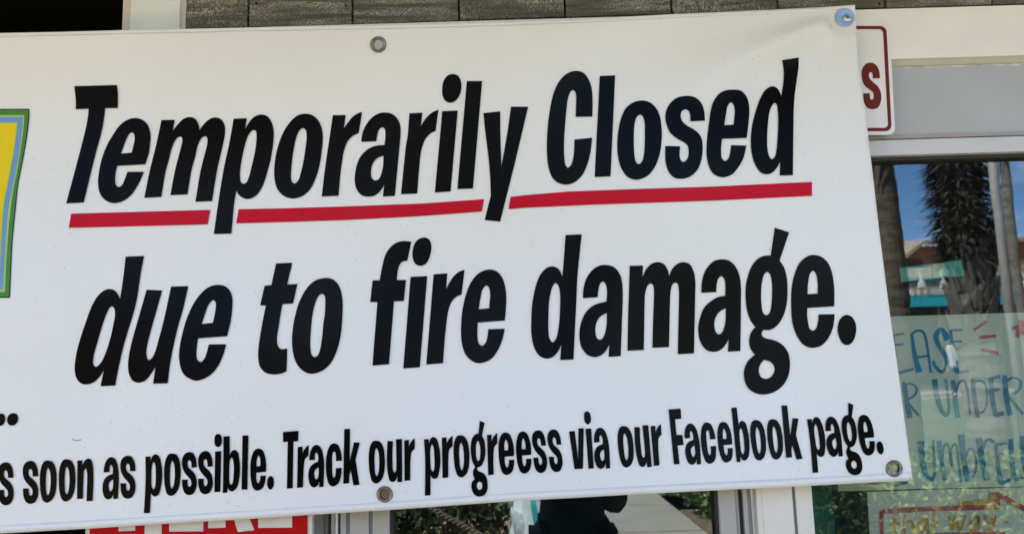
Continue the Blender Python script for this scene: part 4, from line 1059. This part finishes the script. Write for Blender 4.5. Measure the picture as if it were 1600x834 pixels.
put('rope', vs, fs, M_ROPE, rf, smooth=True)

# ------------------------------------------------------------------ palms
M_TRUNK = mat('palm_trunk', (0.085, 0.066, 0.050), 0.95, 0.5, 6, 0.9, 22, stretch=(1, 1, 2.5))
M_TRUNKP = mat('pale_palm_trunk', (0.16, 0.145, 0.125), 0.95, 0.4, 6, 0.7, 30, stretch=(1, 1, 3))
M_BOOT = mat('palm_boots', (0.15, 0.135, 0.115), 0.95, 0.45, 5, 0.4, 30)
M_DEAD = mat('dead_frond', (0.026, 0.023, 0.018), 0.95, 0.6, 5)
M_FROND = mat('green_frond', (0.05, 0.085, 0.025), 0.6, 0.35, 3)
def palm(label, x, y, r0, r1, h, skirt=None, boots=None, rings=True, tm=None):
    g0 = gz(y)
    e = empty('palm_tree', (x, y, g0), label, 'palm tree')
    vs, fs = [], []
    zs = np.linspace(g0 - 0.1, h, int((h - g0) / 0.06))
    rr, pp = [], []
    for i, z in enumerate(zs):
        t = (z - g0) / (h - g0)
        r = r0 + (r1 - r0) * t
        if rings: r *= 1 + 0.012*((i % 3) - 1) + random.uniform(-.025, .025)
        pp.append((x + 0.02*math.sin(z*0.9), y, z)); rr.append(r)
    tube_into(vs, fs, pp, rr, 18)
    put('trunk', vs, fs, tm or M_TRUNK, e, smooth=not rings)
    def blades(name, n, zlo, zhi, f_, m):
        V_, F__ = [], []
        for k in range(n):
            z = random.uniform(zlo, zhi); an = random.uniform(0, 2*math.pi)
            t = (z - g0)/(h - g0); r = r0 + (r1-r0)*t
            out = Vector((math.cos(an), math.sin(an), 0)); sd_ = Vector((-out.y, out.x, 0))
            base = Vector((x, y, z)) + out * (r*0.92)
            ln, wdt, up0, up1, outw = f_(z)
            c = [base + out*(outw*ln*q) + Vector((0, 0, ln*(up0*q + up1*q*q))) + sd_*(random.uniform(-.12,.12)*ln*q) for q in (0, 0.35, 0.7, 1.0)]
            b = len(V_)
            for q, ww in zip(c, (1.0, 0.8, 0.5, 0.06)):
                tw = sd_ * (wdt*ww) ; nn = out*0.3*wdt*ww
                V_ += [q - tw, q + nn + Vector((0, 0, 0.1*wdt)), q + tw]
            for j in range(3):
                o = b + 3*j
                F__ += [(o, o+1, o+4, o+3), (o+1, o+2, o+5, o+4)]
        return tag(put(name, V_, F__, m, e), kind='stuff')
    if boots:
        blades('leaf_bases', boots[2], boots[0], boots[1], lambda z: (random.uniform(.26,.46), random.uniform(.045,.085), 0.82, 0.1, random.uniform(.15,.40)), M_BOOT)
    if skirt:
        zl, zh, n, wid = skirt
        def fs_(z):
            if random.random() < 0.35: return (random.uniform(.30,.58)*wid, random.uniform(.010,.024), 0.05, -0.22, 0.95)
            return (random.uniform(.28,.52)*wid, random.uniform(.018,.045), random.uniform(-.25,.45), -0.35, random.uniform(.55,.90))
        blades('dead_skirt', n, zl, zh, fs_, M_DEAD)
    # living crown of fan leaves above
    V_, F__ = [], []
    for k in range(26):
        an = k*2.4; el = random.uniform(-0.4, 1.2)
        d = Vector((math.cos(an)*math.cos(el), math.sin(an)*math.cos(el), math.sin(el)))
        b0 = Vector((x, y, h)); c = b0 + d*1.1
        sd_ = d.cross(Vector((0, 0, 1))).normalized(); n2 = sd_.cross(d)
        b = len(V_); V_ += [b0 - sd_*0.02, b0 + sd_*0.02, c + sd_*0.015, c - sd_*0.015]; F__.append((b, b+1, b+2, b+3))
        for j in range(11):
            a2 = (j - 5) * 0.27
            dd = (d*math.cos(a2) + sd_*math.sin(a2)).normalized(); s2 = n2.cross(dd)
            ln = random.uniform(0.7, 0.95)
            b = len(V_); V_ += [c, c + dd*ln*0.5 + s2*0.035, c + dd*ln - n2*0.12 + Vector((0, 0, -0.15)), c + dd*ln*0.5 - s2*0.035]; F__.append((b, b+1, b+2, b+3))
    tag(put('crown', V_, F__, M_FROND, e), kind='stuff')
    return e
p1 = V(1391, 400, 10.0)
palm('slim bare palm trunk with level rings, mirrored at the left of the right window', p1.x, p1.y, 0.172, 0.155, 7.0)
p2 = V(1512, 400, 9.0)
zk = V(1512, 432, 9.0).z; zt = V(1495, 215, 9.0).z
palm('stout palm with a shaggy dark skirt of dead fronds and pointed leaf bases', p2.x, p2.y, 0.235, 0.22, zt + 2.2,
     skirt=(zk + 0.16, zt + 1.7, 3600, 0.56), boots=(zk - 0.85, zk + 0.30, 120), tm=M_TRUNKP)
p3 = V(1586, 400, 22.0)
palm('thin distant palm trunk beyond the lamp post, skirted near its top', p3.x, p3.y, 0.13, 0.12, V(1570, 215, 22).z + 2.0,
     skirt=(V(1570, 255, 22).z, V(1570, 215, 22).z + 1.6, 260, 0.9), rings=False, tm=M_TRUNKP)
M_POLE = mat('galvanised_pole', (0.30, 0.295, 0.275), 0.6, 0.12, 8, metal=0.0)
p4 = V(1568, 400, 8.3)
lp_ = empty('street_lamp', (p4.x, p4.y, gz(p4.y)), 'pale grey steel lamp post standing behind the shaggy palm', 'street lamp')
tube('pole', [(p4.x, p4.y, gz(p4.y)-0.1), (p4.x, p4.y, 3.0), (p4.x, p4.y, 6.2)], [0.052, 0.048, 0.042], M_POLE, lp_, 20)
tube('arm', [(p4.x, p4.y, 6.1), (p4.x+0.3, p4.y-0.4, 6.5), (p4.x+0.7, p4.y-1.0, 6.6)], [0.035, 0.03, 0.03], M_POLE, lp_, 10)
tube('lamp_head', [(p4.x+0.65, p4.y-0.95, 6.6), (p4.x+0.8, p4.y-1.15, 6.58), (p4.x+1.0, p4.y-1.45, 6.56)], [0.06, 0.13, 0.05], M_POLE, lp_, 12)

# ------------------------------------------------------------------ shops across the street
D2 = 27.0
YF = V(1450, 500, D2).y
M_TAN = mat('tan_stucco', (0.40, 0.27, 0.19), 0.9, 0.08, 3)
M_BRN = mat('brown_wall', (0.26, 0.115, 0.065), 0.9, 0.12, 2)
M_OLIVE = mat('olive_wall', (0.10, 0.095, 0.07), 0.9, 0.12, 2)
M_ROOF = mat('tan_roof', (0.30, 0.25, 0.19), 0.9, 0.15, 3)
M_TEAL = mat('teal_awning', (0.010, 0.36, 0.44), 0.6, 0.06, 3)
M_TEALD = mat('dark_teal_trim', (0.02, 0.12, 0.11), 0.6, 0.06, 3)
M_SHOPD = mat('storefront_dark', (0.02, 0.025, 0.025), 0.5, 0.3, 1)
M_WH = mat('white_enamel', (0.42, 0.42, 0.41), 0.4, 0.03, 5)
def vx(px, py, d=D2): return V(px, py, d).x
def vz(px, py, d=D2): return V(px, py, d).z
g2 = gz(YF)
sh2 = empty('shop_building', (vx(1450, 500), YF, g2), 'low tan shop across the street with a bright teal awning and brown gable', 'building')
xa, xb = vx(1330, 450), vx(1800, 450)
box('wall', xa, xb, YF - 6, YF, g2 - 0.2, vz(1450, 441), M_TAN, sh2, 0.02)
box('trim_band', xa - 0.02, xb + 0.02, YF - 0.02, YF + 0.06, vz(1450, 441), vz(1450, 434), M_TEALD, sh2, 0.01)
box('upper_wall', xa, xb, YF - 6, YF - 0.022, vz(1450, 441) + 0.001, vz(1450, 418), M_TAN, sh2, 0.02)
# awning: sloping cloth with a valance
az0, az1 = vz(1450, 464.5), vz(1450, 482)
vs = [(xa, YF+0.02, az0+0.02), (xb, YF+0.02, az0+0.02), (xb, YF+0.9, az0-0.06), (xa, YF+0.9, az0-0.06), (xb, YF+0.9, az1), (xa, YF+0.9, az1), (xa, YF+0.02, az0-0.02), (xb, YF+0.02, az0-0.02)]
put('awning', vs, [(0, 3, 2, 1), (3, 5, 4, 2), (6, 7, 2, 3), (0, 6, 3), (1, 2, 7)], M_TEAL, sh2)
box('storefront', xa + 0.1, xb - 0.1, YF + 0.004, YF + 0.02, g2 + 0.25, az1 + 0.1, M_SHOPD, sh2, 0)
for i in range(9):
    px_ = xa + (xb - xa) * (i + 0.5) / 9
    box('mullion', px_ - 0.04, px_ + 0.04, YF + 0.021, YF + 0.06, g2 + 0.25, az1 + 0.1, M_TAN, sh2, 0)
# gable with its tan roof, set back
gx0, gx1, gz0, gz1 = vx(1404, 400), vx(1485, 400), vz(1440, 420), vz(1440, 378)
gm = vx(1466, 400)
vs = [(gx0, YF-1.0, gz0-0.3), (gx1+3, YF-1.0, gz0-0.3), (gx1+3, YF-1.0, gz1), (gm, YF-1.0, gz1), (gx0, YF-1.0, gz0)]
vs += [(x_, y_-5, z_) for x_, y_, z_ in vs]
put('gable', vs, [(0,1,2,3,4), (9,8,7,6,5), (1,6,7,2), (0,4,9,5)], M_BRN, sh2)
vs = [(gx0-0.15, YF-0.8, gz0-0.05), (gm, YF-0.8, gz1+0.04), (gm, YF-6, gz1+0.9), (gx0-0.15, YF-6, gz0+0.9), (gx1+3.2, YF-0.8, gz1+0.04), (gx1+3.2, YF-6, gz1+0.9)]
vs += [(a, b, c+0.14) for a, b, c in vs]
put('roof', vs, [(6,7,8,9), (7,10,11,8), (0,1,7,6), (1,4,10,7), (3,2,1,0), (2,5,4,1), (0,6,9,3), (4,5,11,10)], M_ROOF, sh2)
bw = vx(1448, 405)
box('window', bw-0.35, bw+0.35, YF-1.0, YF-0.97, vz(1448, 416), vz(1448, 399), M_SHOPD, sh2, 0)
for px_ in (1429.5, 1463.5, 1560, 1590):
    x_ = vx(px_, 446); z_ = vz(px_, 447.5)
    vs, fs = [], []
    tube_into(vs, fs, [(x_, YF+0.07, z_+0.42), (x_, YF+0.35, z_+0.42), (x_, YF+0.45, z_+0.18)], 0.025, 6)
    lm = put('sign_lamp', vs, fs, M_WH, sh2)
    vs, fs = [], []
    tube_into(vs, fs, [(x_, YF+0.45, z_+0.18), (x_, YF+0.45, z_+0.08), (x_, YF+0.45, z_-0.10)], [0.04, 0.12, 0.15], 12)
    put('lamp_shade', vs, fs, M_WH, lm)
# raised white letters above the awning, as they look in the window
def raised(poly, px, py, s):
    pts = [V(px + a*s, py + b*s, D2) + Vector((0, 0.06, 0)) for a, b in poly]
    tube_into(LV, LF, pts, 0.05, 5)
LV, LF = [], []
O_ = [(2, 0), (4, 2), (4, 6), (2, 8), (0, 6), (0, 2), (2, 0)]
AND = [(4, 8), (0.5, 2.5), (1.5, 0.5), (3, 1.5), (0.3, 5.5), (1.2, 8), (3, 7), (4, 5)]
G_ = [(4, 1.5), (2.5, 0), (0.5, 2), (0.5, 6), (2.5, 8), (4, 6.5), (4, 4.5), (2.5, 4.5)]
R_ = [(0, 8), (0, 0), (3, 0.5), (3.5, 3), (0, 4), (3.8, 8)]
I_ = [(1, 0), (1, 8)]; T1, T2 = [(0, 0), (4, 0)], [(2, 0), (2, 8)]
A1, A2 = [(0, 8), (2, 0), (4, 8)], [(0.8, 5.3), (3.2, 5.3)]
L_ = [(0, 0), (0, 8), (3, 8)]
x_ = 1422.0
for grp, adv in (([O_], 10), ([AND], 11), ([G_], 5.3), ([R_], 5), ([I_], 3), ([T1, T2], 5), ([I_], 3), ([A1, A2], 5), ([L_], 5), ([G_], 6)):
    for poly in grp: raised(poly, x_, 455.5 - (x_ - 1422)*0.04, 0.9)
    x_ += adv
put('lettering', LV, LF, M_WH, sh2)
# taller brown shop to the right
D3 = 30.0
Y3 = V(1590, 400, D3).y
sh3 = empty('shop_building', (vx(1640, 500, D3), Y3, g2), 'brown two storey shop with a pale cornice, at the right across the street', 'building')
xc, xd = vx(1576, 390, D3), vx(1900, 390, D3)
Y3b = Y3 - 6
box('wall', xc, xd, Y3b, Y3, g2 - 0.2, vz(1590, 377, D3), M_BRN, sh3, 0.02)
box('cornice', xc - 0.25, xd + 0.25, Y3b, Y3 + 0.25, vz(1590, 376.5, D3), vz(1590, 371, D3), M_WH, sh3, 0.02)
for i in range(6):
    x_ = xc + 0.9 + i*1.9
    f = box('window', x_, x_ + 1.1, Y3 + 0.002, Y3 + 0.05, vz(1590, 411, D3), vz(1590, 389, D3), M_WH, sh3, 0)
    box('window_pane', x_ + 0.1, x_ + 1.0, Y3 + 0.051, Y3 + 0.07, vz(1590, 410, D3) + 0.08, vz(1590, 390, D3) - 0.05, M_SHOPD, f, 0)
# more low buildings and trees along the far side, left of what the windows mirror
for k, (x0_, x1_, hh, m_) in enumerate([(-34, -21, 4.2, M_TAN), (-20, -9, 5.4, M_BRN), (-8, 3, 4.4, M_OLIVE)]):
    b_ = empty('shop_building', ((x0_+x1_)/2, -27, g2), ['low tan shop block far to the left across the street', 'brown shop block across the street, second from the left', 'dark olive shop block straight across the street'][k], 'building')
    box('wall', x0_, x1_, -33, -27, g2 - 0.2, g2 + hh, m_, b_, 0.02)
    box('parapet', x0_-0.1, x1_+0.1, -33, -26.9, g2 + hh + 0.001, g2 + hh + 0.25, M_ROOF, b_, 0.02)
    for i in range(4):
        wx = x0_ + (x1_-x0_)*(i+0.25)/4
        box('window', wx, wx + (x1_-x0_)/8, -26.99, -26.95, g2 + 0.8, g2 + 2.6, M_SHOPD, b_, 0)

# teal slip pasted inside the right window
M_TSLIP = mat('teal_slip', (0.10, 0.42, 0.34), 0.7, 0.15, 60)
M_TSLIP2 = mat('pale_slip', (0.50, 0.62, 0.50), 0.7, 0.15, 60)
sl_ = empty('window_sticker', P(1455, 425, PY), 'long teal and pale green strip stuck inside the top of the right window', 'sticker')
flat('sticker_base', [[(1405.5, 418.5), (1503, 406), (1507, 430.5), (1408, 440.5)]], PY + 0.0004, M_TSLIP, sl_)
flat('sticker_panel', [[(1419, 420.5), (1455, 415.5), (1456, 434.5), (1420, 438.5)]], PY - 0.0002, M_TSLIP2, sl_)
flat('sticker_panel', [[(1457, 413.5), (1475, 411.8), (1483, 430.5), (1458, 433.5)]], PY - 0.0002, M_TSLIP2, sl_)

# ------------------------------------------------------------------ people
def skin_mesh(name, chains, m, parent, root=0, sub=1):
    """one continuous skinned surface from chains of (point, radius) that share named joints"""
    idx, vs, rs_, es = {}, [], [], []
    for ch in chains:
        prev = None
        for key, p, r in ch:
            if key not in idx:
                idx[key] = len(vs); vs.append(p); rs_.append(r)
            if prev is not None and prev != idx[key]: es.append((prev, idx[key]))
            prev = idx[key]
    me = bpy.data.meshes.new(name); me.from_pydata([tuple(v) for v in vs], es, []); me.materials.append(m)
    o = bpy.data.objects.new(name, me); COL.objects.link(o)
    hang(o, parent)
    o.modifiers.new('skin', 'SKIN').use_smooth_shade = True
    if not me.skin_vertices: me.attributes.new('skin', 'FLOAT', 'POINT')
    sv = me.skin_vertices[0].data if len(me.skin_vertices) else None
    if sv is None:
        bpy.context.view_layer.objects.active = o
        bpy.ops.mesh.customdata_skin_add()
        sv = me.skin_vertices[0].data
    for i, r in enumerate(rs_):
        sv[i].radius = r if isinstance(r, tuple) else (r, r)
        sv[i].use_root = (i == root)
    s = o.modifiers.new('sub', 'SUBSURF'); s.levels = s.render_levels = sub
    return o
M_SKIN = mat('skin', (0.52, 0.33, 0.24), 0.5, 0.06, 20)
M_LIP = mat('lips', (0.36, 0.13, 0.11), 0.5, 0.06, 20)
M_HAIR = mat('dark_hair', (0.03, 0.02, 0.014), 0.6, 0.3, 60)
M_NAVY = mat('navy_cloth', (0.011, 0.023, 0.036), 0.85, 0.4, 6, 1.0, 14, stretch=(1.6, 1.6, 0.6))
M_PALE = mat('pale_blue_cloth', (0.50, 0.60, 0.64), 0.85, 0.10, 8, 1.0, 16, stretch=(1.2, 1.2, 0.8))
M_DENIM = mat('dark_trousers', (0.02, 0.025, 0.035), 0.85, 0.2, 30)
M_SHOE = mat('shoe', (0.05, 0.045, 0.04), 0.7, 0.2, 30)
M_STRAP = mat('teal_strap', (0.015, 0.38, 0.48), 0.6, 0.08, 30)
M_EYE = mat('eye', (0.02, 0.015, 0.012), 0.3, 0.1, 30)
FOLDS = bpy.data.textures.new('cloth_folds', 'CLOUDS'); FOLDS.noise_scale = 0.075; FOLDS.noise_depth = 1
def person(label, c, ang, joints, top, sleeve, wid=1.0, group=None, drop=0.16, legs=None):
    """c = ground point; joints in world metres relative to c, facing +y before the turn"""
    e = empty('person', c, label, 'person', group)
    ca, sa = math.cos(ang), math.sin(ang)
    def T(p): return Vector((c[0] + p[0]*ca - p[1]*sa, c[1] + p[0]*sa + p[1]*ca, c[2] + p[2]))
    J = {k: T(v) for k, v in joints.items()}
    def lerp(a, b, t): return J[a].lerp(J[b], t)
    ch = [[('pel', J['pel'], 0.13), ('waist', J['waist'], 0.105*wid), ('chest', J['chest'], 0.12*wid), ('neckb', J['neckb'], 0.07), ('neck', J['neck'], 0.050), ('jaw', J['jaw'], 0.068), ('head', J['head'], 0.104), ('crown', J['crown'], 0.085)]]
    ch.append([('jaw', J['jaw'], 0.07), ('nose', T((joints['head'][0], joints['head'][1]+0.085, joints['head'][2]-0.03)), 0.022)])
    for s in ('l', 'r'):
        ch.append([('chest', J['chest'], 0), ('sh'+s, J['sh'+s], 0.050), ('el'+s, J['el'+s], 0.043), ('wr'+s, J['wr'+s], 0.028), ('pa'+s, J['pa'+s], (0.042, 0.018))])
        d = (J['pa'+s] - J['wr'+s]).normalized(); sd_ = d.cross(Vector((0, 1, 0.2))).normalized(); cu_ = d.cross(sd_)
        for i in range(4):
            o = (i - 1.5) * 0.020; ln = (0.030, 0.036, 0.033, 0.026)[i]
            b0 = J['pa'+s] + sd_*o + d*0.03
            ch.append([('pa'+s, J['pa'+s], 0), (f'f{s}{i}a', b0, 0.010), (f'f{s}{i}b', b0 + d*ln + cu_*0.006, 0.009), (f'f{s}{i}c', b0 + d*ln*1.7 + cu_*0.022, 0.008)])
        t0 = J['wr'+s].lerp(J['pa'+s], 0.45) + sd_*0.035
        ch.append([('pa'+s, J['pa'+s], 0), (f't{s}a', t0, 0.012), (f't{s}b', t0 + sd_*0.022 + d*0.035, 0.010), (f't{s}c', t0 + sd_*0.028 + d*0.062, 0.008)])
        ch.append([('pel', J['pel'], 0), ('hip'+s, J['hip'+s], 0.098), ('kn'+s, J['kn'+s], 0.060), ('an'+s, J['an'+s], 0.042), ('to'+s, J['to'+s], (0.045, 0.03))])
    skin_mesh('body', ch, M_SKIN, e)
    g = 1.16
    sc_ = [[('hem', J['pel'] - Vector((0, 0, drop)), 0.225*wid), ('pel', J['pel'] - Vector((0, 0, 0.03)), 0.195*wid), ('waist', J['waist'], 0.165*wid), ('chest', J['chest'], 0.165*wid), ('neckb', J['neckb'] + Vector((0, 0, 0.02)), 0.085)]]
    for s in ('l', 'r'):
        run = [('chest', J['chest'], 0), ('sh'+s, J['sh'+s], 0.098)]
        if sleeve == 'long': run += [('el'+s, J['el'+s], 0.062), ('cu'+s, lerp('el'+s, 'wr'+s, 0.85), 0.042)]
        else: run += [('cu'+s, lerp('sh'+s, 'el'+s, 0.75), 0.070)]
        sc_.append(run)
    so_ = skin_mesh('shirt', sc_, top, e, sub=2)
    dm = so_.modifiers.new('folds', 'DISPLACE'); dm.texture = FOLDS; dm.texture_coords = 'LOCAL'; dm.strength = 0.035; dm.mid_level = 0.5
    tr = [[('pel', J['pel'] - Vector((0, 0, 0.03)), 0.145*wid)]]
    for s in ('l', 'r'):
        tr.append([('pel', J['pel'], 0), ('hip'+s, J['hip'+s], 0.098), ('kn'+s, J['kn'+s], 0.075), ('an'+s, J['an'+s] + Vector((0, 0, 0.03)), 0.062)])
    skin_mesh('trousers', tr, legs or M_DENIM, e)
    for s in ('l', 'r'):
        skin_mesh('shoe', [[('a', J['an'+s] - Vector((0, 0, 0.025)), 0.050), ('b', J['to'+s], (0.048, 0.036))]], M_SHOE, e)
    bm = bmesh.new(); bmesh.ops.create_uvsphere(bm, u_segments=20, v_segments=12, radius=1.0)
    hc_ = T((joints['head'][0], joints['head'][1]-0.018, joints['head'][2]+0.028))
    bmesh.ops.delete(bm, geom=[v for v in bm.verts if v.co.z < -0.55 or (v.co.y > 0.55 and v.co.z < 0.35)], context='VERTS')
    for v in bm.verts:
        q = Vector((v.co.x*0.098, v.co.y*0.108, v.co.z*0.112)); v.co = Vector((hc_.x + q.x*ca - q.y*sa, hc_.y + q.x*sa + q.y*ca, hc_.z + q.z))
    bm_put('hair', bm, M_HAIR, e, smooth=True)
    for sx in (-1, 1):
        bm = bmesh.new(); bmesh.ops.create_uvsphere(bm, u_segments=8, v_segments=6, radius=0.011)
        bmesh.ops.translate(bm, verts=bm.verts, vec=T((joints['head'][0]+sx*0.033, joints['head'][1]+0.080, joints['head'][2]+0.005)))
        bm_put('eye', bm, M_EYE, e)
        bm = bmesh.new(); bmesh.ops.create_uvsphere(bm, u_segments=8, v_segments=6, radius=0.022)
        bmesh.ops.translate(bm, verts=bm.verts, vec=T((joints['head'][0]+sx*0.094, joints['head'][1]-0.005, joints['head'][2]-0.01)))
        bm_put('ear', bm, M_SKIN, e)
    bm = bmesh.new(); bmesh.ops.create_uvsphere(bm, u_segments=10, v_segments=6, radius=1.0)
    for v in bm.verts:
        v.co = T((joints['jaw'][0] + v.co.x*0.024, joints['jaw'][1] + 0.060 + v.co.y*0.012, joints['jaw'][2] + 0.012 + v.co.z*0.006))
    bm_put('mouth', bm, M_LIP, e, smooth=True)
    return e, T
def stand(h, **kw):
    k = h / 1.72
    j = dict(pel=(0,0,.95), waist=(0,.01,1.10), chest=(0,0,1.30), neckb=(0,-.01,1.43), neck=(0,0,1.49), jaw=(0,.022,1.535), head=(0,.012,1.605), crown=(0,0,1.67),
             shl=(-.17,-.01,1.39), shr=(.17,-.01,1.39), ell=(-.21,-.03,1.10), elr=(.21,-.03,1.10), wrl=(-.22,.05,.86), wrr=(.22,.05,.86), pal=(-.22,.08,.78), par=(.22,.08,.78),
             hipl=(-.09,0,.90), hipr=(.09,0,.90), knl=(-.10,.02,.50), knr=(.10,.02,.50), anl=(-.10,-.02,.09), anr=(.10,-.02,.09), tol=(-.12,.12,.04), tor=(.12,.12,.04))
    j = {a: tuple(q*k for q in b) for a, b in j.items()}
    j.update(kw); return j
c1 = (0.205, -1.655, 0.008)
person('person in a navy top holding up a phone, mirrored in the middle window', c1, 0.0,
       stand(1.74, shl=(-.13,.04,1.40), shr=(.13,-.05,1.40), elr=(.175,-.05,1.035), wrr=(.03,.16,1.23), par=(-.03,.19,1.26),
             ell=(-.20,.05,1.16), wrl=(-.165,.115,1.40), pal=(-.155,.135,1.475)), M_NAVY, 'long', 0.76)
c2 = (0.145, -2.35, 0.008)
e2, T2_ = person('person in a loose pale blue shirt with a teal strap, standing behind the navy top', c2, 0.0,
       stand(1.54, shl=(-.15,-.01,1.235), ell=(-.165,-.03,0.99), wrl=(-.10,-.17,.92), pal=(-.04,-.20,.94)), M_PALE, 'long', 1.10, drop=0.24, legs=M_PALE)
bag = empty('shoulder_bag', T2_((0.02, 0.17, 0.72)), 'teal shoulder bag strap hanging down the pale blue shirt', 'bag')
vs, fs = [], []
prev = None
path_ = [(-.10, .02, 1.33), (-.095, .14, 1.24), (-.09, .22, 1.12), (-.08, .275, 1.0), (-.068, .295, .90), (-.055, .30, .80), (-.05, .30, .70)]
for i, q in enumerate(path_):
    a = T2_(q); vs += [a + Vector((-.013, 0, 0)), a + Vector((.013, 0, 0)), a + Vector((.013, -.004, 0)), a + Vector((-.013, -.004, 0))]
for i in range(len(path_)-1):
    for k in range(4): fs.append((4*i+k, 4*i+(k+1) % 4, 4*i+4+(k+1) % 4, 4*i+4+k))
put('strap', vs, fs, M_STRAP, bag)
b_ = T2_((-.02, .33, .56)); box('bag_body', b_.x-.12, b_.x+.12, b_.y-.04, b_.y+.04, b_.z-.10, b_.z+.12, M_STRAP, bag, 0.025)
ph = empty('phone', (0.03, -1.462, 1.53), 'slim black phone held upright by the person in the navy top', 'phone')
box('phone_case', -0.012, 0.062, -1.4695, -1.4605, 1.415, 1.568, M_RUBBER, ph, 0.003)
box('phone_screen', -0.008, 0.058, -1.4706, -1.4697, 1.42, 1.563, M_SHOPD, ph, 0)
pd = V(1491, 540, 22.0)
person('distant person in a white shirt walking by the lawn, mirrored through the upper notice', (pd.x, pd.y, gz(pd.y)), 1.2, stand(1.72), M_WH, 'short')
